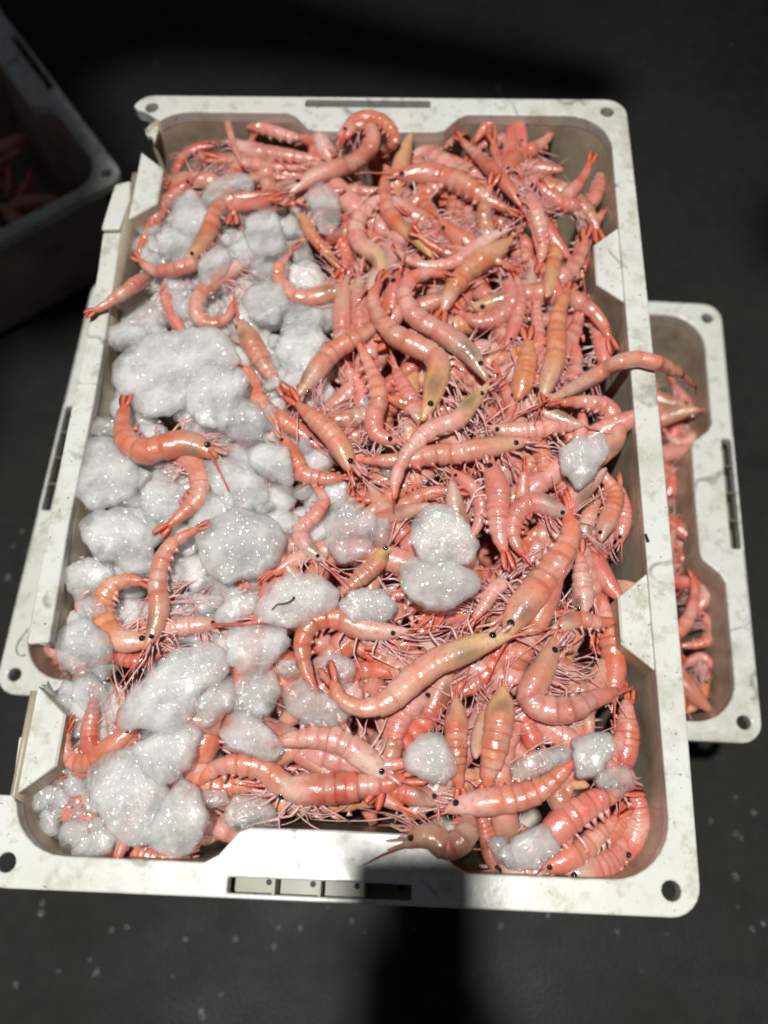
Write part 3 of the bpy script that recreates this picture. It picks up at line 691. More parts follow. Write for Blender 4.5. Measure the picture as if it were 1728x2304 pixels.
 ('ridged pink prawn hanging down at the right of the white ice lump', 4, [(890,1290),(855,1190),(850,1080),(850,960),(815,850)], 138, 'pk', 'n', 'L', 4),
 ('pale curved prawn with a yellow tail touching the white ice lump', 4, [(705,1215),(745,1140),(760,1050),(720,950),(630,880)], 92, 'pk', 'n', 'L', 3),
 ('pink curled prawn with a spread tail right of the ridged one', 4, [(990,1300),(942,1220),(940,1130),(990,1050),(1080,1030),(1190,1080)], 122, 'pk', 'n', 'R', 4),
 ('large orange prawn slanting down-left from the right side', 6, [(1320,-95),(1332,0),(1292,90),(1225,190),(1150,280),(1080,375)], 135, 'op', 't', 'R', 4),
 ('orange prawn with red tail and grey head along the right wall', 4, [(1385,840),(1430,900),(1475,980),(1455,1075),(1400,1190)], 112, 'or', 'g', 'R', 3),
 ('pale prawn in the gap beside the right wall, lower half', 4, [(1390,1000),(1345,1080),(1310,1190)], 90, 'pl', 'g', 'D', 2),
 ('orange prawn running down below the level one', 4, [(1075,970),(1108,860),(1090,760),(1050,680)], 112, 'or', 'n', 'R', 2),
 ('yellow-orange prawn curled round under the ice at the left wall', 5, [(760,262),(680,252),(592,290),(552,385),(582,500),(662,572),(770,565)], 135, 'yo', 'p', 'L', 3),
 ('red tail end peeping from the ice at the left wall', 5, [(485,300),(445,340),(425,400)], 62, 'rd', 'n', 'L', 2, {'eyes': False, 'legs': 0, 'feelers': 0, 'rost': False}),
 ('brown-headed prawn with a long straight red spike lying on ice', 5, [(780,500),(860,510),(940,505),(1040,495),(1130,488)], 100, 'pl', 'g', 'R', 3),
 ('red prawn frozen between ice lumps left of the dark-curl ice', 5, [(1400,285),(1300,262),(1200,215),(1140,230)], 105, 'rd', 'n', 'L', 1),
 ('red tail under the big oblong ice lump', 5, [(510,685),(610,660),(720,680),(820,650)], 82, 'rd', 'n', 'L', 2),
 ('orange prawn with upturned red tail at the broken left wall', 5, [(370,1048),(352,1130),(390,1208),(480,1212),(590,1135),(690,1050)], 108, 'or', 'n', 'L', 3),
 ('dark red prawn standing beside the upturned red tail', 5, [(500,880),(490,980),(482,1080),(490,1170)], 95, 'rd', 'n', 'D', 3),
 ('small red prawn stub near the left wall below the upturned tail', 5, [(350,1290),(400,1280),(470,1270)], 62, 'rd', 'n', 'L', 2, {'eyes': False, 'legs': 0, 'feelers': 0, 'rost': False}),
 ('orange prawn back below the big oblong ice lump', 5, [(560,1180),(640,1130),(690,1060),(680,980)], 130, 'or', 'n', 'R', 2),
 ('broad red-orange prawn folded between the lower ice lumps', 7, [(1210,335),(1080,340),(965,325),(925,240),(955,150),(990,50)], 150, 'or', 'n', 'R', 2),
 ('pale orange prawn arched over the folded red-orange one', 7, [(930,345),(1005,272),(1105,250),(1225,275),(1315,345),(1420,400)], 112, 'op', 'p', 'R', 4),
 ('orange prawn under the lowest ice lumps at the near wall', 7, [(525,660),(640,655),(760,680),(850,670)], 88, 'or', 'n', 'L', 1),
 ('dark tan prawn poking out at the near wall by the ice', 7, [(930,620),(1000,570),(1060,500)], 70, 'tn', 't', 'D', 1),
 ('bright red-orange prawn lying level along the near handle', 0, [(912,1752),(870,1762),(800,1770),(730,1776),(640,1776)], 62, 'rd', 'p', 'D', 4),
 ('reddish pink prawn lying above the bright one at the near handle', 8, [(150,275),(240,268),(330,285),(430,312)], 85, 'rd', 'g', 'L', 3),
 ('white-pink prawn with dark eye lying level in the lower middle', 6, [(105,862),(200,850),(300,842),(385,862),(460,910),(545,980)], 105, 'pl', 'p', 'L', 4),
 ('orange prawn bowed left around the clear ice in the lower middle', 6, [(278,655),(237,560),(226,450),(272,372),(370,358),(470,398),(620,415)], 92, 'or', 'p', 'R', 4),
 ('pale yellow prawn with glossy head and black eye in the lower middle', 6, [(345,610),(390,690),(480,722),(580,690),(670,612),(760,540),(860,498),(950,460),(1035,428)], 112, 'py', 'y', 'L', 5),
 ('orange tail pointing at the right wall support block', 6, [(1522,365),(1440,372),(1360,360),(1285,395)], 72, 'or', 'g', 'L', 4),
 ('orange prawn standing along the right wall below the support block', 6, [(1450,240),(1478,350),(1500,470),(1512,580),(1500,660)], 100, 'or', 'n', 'R', 2),
 ('pink prawn sweeping round to a red tail at the lower right', 6, [(1525,655),(1430,685),(1350,720),(1250,730),(1170,680),(1215,580),(1265,485)], 112, 'pk', 't', 'R', 4),
 ('brown-headed prawn pointing up with a glassy dark eye', 6, [(875,1060),(862,950),(860,840),(860,725)], 88, 'or', 't', 'D', 4),
 ('orange prawn pointing up with a yellow-green head', 6, [(985,1050),(1008,940),(1030,830),(1052,690)], 112, 'op', 'y', 'D', 4),
 ('pink prawn half buried below the pale yellow one', 6, [(610,920),(605,820),(650,730),(720,690)], 105, 'pk', 'n', 'L', 2),
 ('red prawn buried left of the sweeping pink one', 6, [(1090,750),(1150,790),(1185,870)], 85, 'rd', 'n', 'L', 2),
 ('orange-pink prawn with raised tail above the near right corner', 8, [(955,175),(890,235),(820,288),(740,312),(640,325),(530,340)], 95, 'op', 'p', 'R', 4),
 ('brown-orange prawn curled over the end of the near handle', 8, [(570,365),(560,445),(500,490),(430,450),(370,462)], 85, 'tn', 't', 'R', 3, {'over': 1}),
 ('coral prawn lying in the near right corner', 8, [(1130,300),(1050,322),(980,365),(900,425),(850,480)], 105, 'co', 'n', 'L', 3),
 ('orange prawn lying below the coral one in the near right corner', 8, [(1110,385),(1045,450),(965,520),(870,565)], 82, 'op', 'n', 'L', 3),
 ('orange-red tail piece frozen in ice at the near right', 8, [(1060,175),(1100,205),(1150,245)], 55, 'rd', 'n', 'L', 4, {'eyes': False, 'legs': 0, 'feelers': 0, 'rost': False}),
 ('orange-red prawn standing in the gap right of the near handle', 8, [(615,360),(640,450),(665,550)], 65, 'or', 'n', 'L', 2),
 ('whitish prawn standing by the right wall above the support block', 6, [(1372,80),(1382,190),(1390,300)], 84, 'pl', 'g', 'D', 4),
 ('pink prawn tucked against the wall in the near right corner', 8, [(1150, 455), (1110, 520), (1040, 575), (960, 595)], 100, 'pk', 'g', 'L', 2),
 ('coral prawn standing along the right wall near the near right corner', 8, [(1165, 270), (1185, 340), (1180, 420), (1150, 500)], 88, 'co', 'n', 'R', 2),
 ('pale prawn at the foot of the near wall right of the handle', 8, [(940, 575), (860, 590), (780, 585), (700, 580)], 90, 'pl', 'g', 'L', 1),
 ('orange prawn under the clear ice by the near right wall', 8, [(1150, 330), (1120, 390), (1060, 470)], 90, 'or', 'n', 'L', 1),
 ('red-pink prawn along the right wall below the frozen tail piece', 6, [(1560, 690), (1565, 780), (1560, 880), (1540, 960)], 105, 'rd', 'n', 'R', 2),
 ('pink prawn lying along the right wall opposite the squared ice', 4, [(1500, 930), (1515, 1010), (1520, 1100), (1500, 1200)], 100, 'pk', 'n', 'R', 2),
 ('coral prawn along the right wall above the far support block', 2, [(1440, 470), (1400, 540), (1370, 620), (1310, 700)], 105, 'co', 'n', 'R', 2),
 ('pink prawn crushed under ice crumbs in the near left corner', 7, [(250, 400), (310, 450), (380, 500), (450, 540)], 120, 'pk', 'n', 'L', 1),
 ('broken coral prawn by the near left corner wall', 7, [(300, 360), (360, 400), (420, 470), (400, 540)], 110, 'co', 'n', 'R', 1),
 ('small pale prawn with a black eye among the central feelers', 6, [(930,360),(975,295),(1020,230),(1065,205)], 66, 'pl', 'p', 'L', 4),
 ('tan-green prawn head between the two white ice lumps', 6, [(370,255),(440,200),(520,130),(560,80)], 84, 'tn', 'y', 'L', 2),
]:
    kw = a[8] if len(a) > 8 else {}
    put_prawn(*a[:8], **kw)
# two long red head spikes that stand out on the ice
for nm, cr, pp in (('rostrum', 3, [(640,745),(690,840),(750,965)]), ('rostrum', 5, [(1130,488),(1300,484),(1465,478)])):
    lab = 'folded red-orange prawn on ice' if cr == 3 else 'brown-headed prawn with a long'
    root = next(o for o in COL.objects if o.get('label', '').startswith(lab))
    q = [unp(*src(cr, *p), pile(0, 0) + .03) for p in pp]; mb = MB(); tube(mb, q, .0011, .0005, C_RD, (.62, .03, .05), 5)
    for c in list(root.children):
        if c.name.startswith('rostrum'): bpy.data.objects.remove(c)
    obj('rostrum', mb.mesh('rostrum', root.location, mat=M['limb']), root)

# prawns in the crate below: the right end shows, and the near left corner through the broken wall
LOWZ = .150 - Z0
def low(x, y): return LOWZ - .045 - .012 * sstep(.23, .265, abs(x)) + .004 * noise.noise(Vector((x * 15, y * 15, 9)))
GL = 'prawns in the crate underneath'
for a in [
 ('pink prawn in the lower crate beneath the hanging tail', 10, [(640,1080),(720,1200),(790,1330),(880,1500)], 260, 'pk', 'n', 'R', 2),
 ('red prawn against the upper crate in the lower crate, far end', 10, [(480,1180),(600,1320),(680,1480),(640,1650)], 240, 'rd', 'n', 'L', 2),
 ('pale prawn beside the handle of the lower crate', 10, [(560,1600),(680,1700),(800,1690),(880,1600)], 230, 'pl', 'n', 'R', 3),
 ('pink prawn below the handle of the lower crate', 10, [(540,1900),(600,1980),(640,2100),(600,2250)], 240, 'co', 'n', 'L', 2),
 ('red-orange prawn in the middle of the lower crate', 11, [(470,400),(530,430),(580,500),(560,600)], 150, 'rd', 'n', 'R', 3),
 ('broad pale pink prawn bowed along the lower crate wall', 11, [(600,640),(700,690),(755,790),(755,900),(690,990)], 165, 'pl', 'n', 'R', 3),
 ('orange prawn curled near the near end of the lower crate', 11, [(560,1300),(680,1290),(790,1250),(810,1140),(740,1060)], 140, 'or', 'n', 'L', 3),
 ('pink prawn with a spray of feelers in the lower crate', 11, [(560,1500),(640,1430),(740,1400),(820,1480)], 110, 'pk', 'n', 'R', 3),
 ('yellow-orange prawn at the near corner of the lower crate', 11, [(560,1850),(650,1810),(720,1730),(760,1620)], 130, 'yo', 'n', 'L', 3),
 ('dark red prawn in the near corner of the lower crate', 11, [(870,1700),(820,1610),(780,1530)], 90, 'rd', 'n', 'L', 2),
 ('dull red prawn in the lower crate seen through the broken left wall', 12, [(300,330),(370,390),(450,420),(520,420)], 130, 'rd', 'n', 'L', 2),
 ('pinkish prawn in the lower crate beside the left corner hole', 12, [(280,400),(360,470),(460,510),(540,500)], 110, 'pk', 'n', 'R', 1),
]:
    a = list(a); u = a[1]
    put_prawn(*a, surf=low, group=GL, kwin=lambda x, y: abs(x - .0147) < .245 and abs(y - .0243) < .15)

# ------------------------------------------------------------------ fill: prawns lying deeper, copied from a few prototypes
PK = ['or', 'pk', 'co', 'yo', 'op', 'pl', 'rd', 'or', 'tn', 'op', 'pk', 'pl', 'or', 'rd', 'op', 'co']
CNAME = {'or': 'orange', 'pk': 'pink', 'co': 'coral', 'rd': 'red', 'op': 'pale orange', 'pl': 'whitish', 'yo': 'yellow-orange', 'tn': 'tan'}
def place(x, y):
    v = ['at the near end', 'in the near half', 'just below the middle', 'just above the middle', 'in the far half', 'at the far end'][min(5, max(0, int((y + .26) / .52 * 6)))]
    h = ['by the left wall', 'left of centre', 'right of centre', 'by the right wall'][min(3, max(0, int((x + .17) / .34 * 4)))]
    return v + ', ' + h
def icy(x, y): return x < (-.045 if y > .10 else -.03 if y > -.11 else -.075) and -.23 < y < .20
def in_view(p):
    c = RW @ (Vector(p) - CAM); return c.z < 0 and abs(c.x / -c.z * FPX) < 900 and abs(c.y / -c.z * FPX) < 1190
protos = []
def proto(i):
    rnd = random.Random(100 + i); L = rnd.uniform(.075, .105); k = rnd.uniform(-22, 22); h = 0; p = Vector((-L / 2, 0, 0)); P = [p.copy()]
    for j in range(6):
        h += k * L / 6 * (1 + .5 * math.sin(j)); p = p + Vector((math.cos(h), math.sin(h), 0)) * (L / 6); P.append(p.copy())
    c = sum(P, Vector()) / 7; P = [q - c for q in P]
    root = empty('prawn', (0, 0, 0))
    build_prawn(root, P, rnd.uniform(.0062, .0080), PK[i], rnd.choice('gtpnn'), rnd.choice('LRDL'), Vector((0, 0, -.006)), lowres=True, legs=4, feelers=1, surf=lambda x, y: -.010, kwin=lambda x, y: x * x + y * y < .0025, eyes=(i % 4 == 0))
    return root
protos = [proto(i) for i in range(16)]
def lay(i, loc, rot, label, group, sc=1.0, bare=False):
    p = protos[i % 16]
    r = p.copy(); COL.objects.link(r); r.location = loc; r.rotation_euler = rot; r.scale = (sc, sc, sc)
    for ch in p.children:
        if bare and ch.name.split('.')[0] in ('feelers', 'antenna', 'walking_legs', 'rostrum'): continue
        c = ch.copy(); COL.objects.link(c); c.parent = r
    tag(r, label, 'prawn', group); return r
def scatter(n, inside, dmin, tries=6000, seed=5):
    rnd = random.Random(seed); out = []
    for _ in range(tries):
        x, y = rnd.uniform(-.35, .35), rnd.uniform(-.3, .3)
        if inside(x, y) and all((x - a) ** 2 + (y - b) ** 2 > dmin ** 2 for a, b in out):
            out.append((x, y))
            if len(out) >= n: break
    return out
def heading(x, y):                            # prawns by a wall lie along it
    if abs(x) > .108: return random.choice((1, -1)) * math.pi / 2 + random.uniform(-.3, .3)
    if abs(y) > .205: return random.choice((0, math.pi)) + random.uniform(-.3, .3)
    return random.uniform(0, 6.28)
for i, (x, y) in enumerate(scatter(145, lambda x, y: abs(x) < .151 and abs(y) < .243 and not icy(x - .014, y) and not (abs(x) > .12 and abs(y) > .21), .0165)):
    z = pile(x, y) + .0045 - .008 * random.random()
    lay(i, (x, y, z + Z0), (random.gauss(0, .18), random.gauss(0, .18), heading(x, y)), CNAME[PK[i % 16]] + ' prawn lying deeper in the heap, ' + place(x, y), 'prawns buried in the full crate', random.uniform(.85, 1.1), abs(x) > .12 or abs(y) > .175)
for i, (x, y) in enumerate(scatter(50, lambda x, y: .168 < x < .238 and abs(y) < .145, .0165, seed=8)):
    lay(i + 3, (x + .0147, y + .0243, low(x, y) + Z0 + .004), (random.gauss(0, .2), random.gauss(0, .2), random.choice((1, -1)) * 1.57 + random.uniform(-.5, .5) if x > .2 else random.uniform(0, 6.28)), CNAME[PK[(i + 3) % 16]] + ' prawn in the right end of the crate underneath, ' + ('far half' if y > .03 else 'near half' if y < -.03 else 'beside its handle'), 'prawns filling the crate underneath')
for i, (x, y) in enumerate([(-.235, -.135), (-.215, -.12), (-.20, -.14), (-.225, -.15)]):
    lay(i + 5, (x, y, low(x, y) + Z0), (0, .2, i * 1.3), 'prawn deep in the left corner of the crate underneath', 'prawns in the left corner underneath')
ct, st = math.cos(-.927), math.sin(-.927)
for i, (x, y) in enumerate(scatter(75, lambda x, y: abs(x) < .125 and abs(y) < .205, .023, seed=21)):
    if not in_view((-.612 + x * ct - y * st, .335 + x * st + y * ct, .116)): continue
    lay(i + 1, (-.612 + x * ct - y * st, .335 + x * st + y * ct, .116 + random.uniform(-.010, .010)), (random.gauss(0, .2), random.gauss(0, .2), random.uniform(0, 6.28)), 'blurred ' + CNAME[PK[(i + 1) % 16]] + ' prawn in the dim crate, ' + ('far' if x > 0 else 'near') + ' side, ' + ('toward its handle' if y > .08 else 'away from the stack' if y < -.08 else 'midway along'), 'prawns in the dim crate', 1.15)
for p in protos:
    for c in list(p.children): bpy.data.objects.remove(c)
    bpy.data.objects.remove(p)
# the bulk of each heap, underneath everything that can be picked out
def heap(name, label, n, place, seed):
    rnd = random.Random(seed); mb = MB()
    for _ in range(n):
        c = place(rnd); h = rnd.uniform(0, 6.28); k = rnd.uniform(-25, 25); R = rnd.uniform(.006, .0085); L = rnd.uniform(.06, .09)
        base = jit(rnd.choice([C_RD, C_CO, C_PK, C_OR]), .1); pts = []; p = c.copy()
        for j in range(8):
            h += k * L / 8; p = p + Vector((math.cos(h) * L / 8, math.sin(h) * L / 8, rnd.uniform(-.001, .001))); pts.append(p.copy())
        k0 = len(mb.v); tube(mb, pts, R, R, base, base, 8)
        prof = [.35, .7, .9, 1, 1.05, 1, .8, .4]
        for a in range(8):
            for b in range(8):
                i_ = k0 + a * 8 + b; mb.v[i_] = pts[a] + (mb.v[i_] - pts[a]) * prof[a]
    o = obj(name, mb.mesh(name, mat=M['shell'])); tag(o, label, 'prawns', None, 'stuff')
heap('prawn_heap', 'bottom of the prawn heap filling the white crate', 520, lambda r: Vector((r.uniform(-.10, .10), r.uniform(-.185, .185), Z0 - .056 - r.random() * .03)), 3)
heap('prawn_heap', 'bottom of the prawn layer in the crate underneath', 420, lambda r: Vector((r.uniform(-.185, .21), r.uniform(-.09, .12), .088 - r.random() * .02)), 4)
def p3(r):
    x, y = r.uniform(-.10, .10), r.uniform(-.185, .185); return Vector((-.612 + x * ct - y * st, .335 + x * st + y * ct, .085 - r.random() * .02))
heap('prawn_heap', 'bottom of the prawn layer in the dim crate', 260, p3, 5)

# ------------------------------------------------------------------ ice
def lump_mesh(name, poly, h, off, seed, mat, rough=1.0):
    """rounded slab whose outline follows poly (points round its centre), h thick"""
    n, m = 44, 13; R = []
    for i in range(n):
        th = 2 * math.pi * i / n; d = Vector((math.cos(th), math.sin(th))); best = None
        for a, b in zip(poly, poly[1:] + poly[:1]):
            e = (b[0] - a[0], b[1] - a[1]); den = d.x * e[1] - d.y * e[0]
            if abs(den) < 1e-12: continue
            t = (a[0] * e[1] - a[1] * e[0]) / den; u = (a[0] * d.y - a[1] * d.x) / den
            if t > 0 and -1e-6 <= u <= 1 + 1e-6: best = t if best is None else max(best, t)
        R.append(best or .008)
    R = [(R[i - 1] + R[i] * 3 + R[(i + 1) % n]) / 5 for i in range(n)]
    mr = sum(R) / n; rr = random.Random(seed * 7.3)
    R = [r * (1 + .11 * noise.noise(Vector((math.cos(2 * math.pi * i / n) * 3, math.sin(2 * math.pi * i / n) * 3, seed))) + .06 * noise.noise(Vector((math.cos(2 * math.pi * i / n) * 9, math.sin(2 * math.pi * i / n) * 9, seed)))) for i, r in enumerate(R)]
    planes = []
    for k in range(9):
        a = rr.uniform(0, 6.28); el = rr.uniform(.95, 1.5)
        nv = Vector((math.cos(a) * math.cos(el), math.sin(a) * math.cos(el), math.sin(el)))
        planes.append((nv, (h * .5 * math.sin(el) + mr * math.cos(el) * .8) * rr.uniform(.66, .98)))
    vs = []; fs = []
    for k in range(m):
        ph = -math.pi / 2 + math.pi * (k + .5) / m
        for i in range(n):
            th = 2 * math.pi * i / n; r = R[i] * math.cos(ph) ** .20
            v = Vector((r * math.cos(th), r * math.sin(th), h * .5 * math.copysign(abs(math.sin(ph)) ** .9, math.sin(ph))))
            for nv, d in planes:
                ex = v.dot(nv) - d
                if ex > 0: v = v - nv * ex * .85
            q = v + Vector((seed * 1.7, seed * .9, seed * .4))
            big = noise.noise(q * 55); mid = noise.noise(q * 150); fine = noise.noise(q * 420)
            v = v + Vector((v.x, v.y, 0)).normalized() * (mid * .0011 + fine * .0004) + Vector((0, 0, (big * .0018 + mid * .0007 + fine * .00045) * (1 if v.z > 0 else .3)))
            vs.append(v)
    for k in range(m - 1):
        for i in range(n):
            fs.append((k * n + i, k * n + (i + 1) % n, (k + 1) * n + (i + 1) % n, (k + 1) * n + i))
    fs.append(tuple(range(n - 1, -1, -1))); fs.append(tuple((m - 1) * n + i for i in range(n)))
    me = bpy.data.meshes.new(name); me.from_pydata([tuple(v) for v in vs], [], fs)
    at_ = me.attributes.new('thick', 'FLOAT', 'POINT')
    at_.data.foreach_set('value', [max(0, min(1, (1 - math.hypot(v.x, v.y) / (R[i % n] + 1e-6)) * 2.6)) if v.z > -h * .2 else 0.15 for i, v in enumerate(vs)])
    me.polygons.foreach_set('use_smooth', [True] * len(me.polygons)); me.materials.append(mat)
    return me
def put_ice(label, crop, poly, mat='frost', h=.016, lvl=2, tilt=None):
    P = []
    for u, v in poly:
        x, y = src(crop, u, v); q = unp(x, y, -.01); z = pile(q.x, q.y) + .008 + lvl * .0050; P.append(unp(x, y, z))
    c = sum(P, Vector()) / len(P)
    i = len(bpy.data.objects)
    sz = max((p - c).length for p in P)
    me = lump_mesh('ice_lump', [((p.x - c.x) * 1.09, (p.y - c.y) * 1.09) for p in P], min(h, sz * 1.1), c, i * .37, M[mat])
    o = obj('ice_lump', me, None, None, c)
    rnd = random.Random(i); o.rotation_euler = (rnd.gauss(0, .10), rnd.gauss(0, .10), 0)
    return tag(o, label, 'ice', 'ice lumps on the prawns')
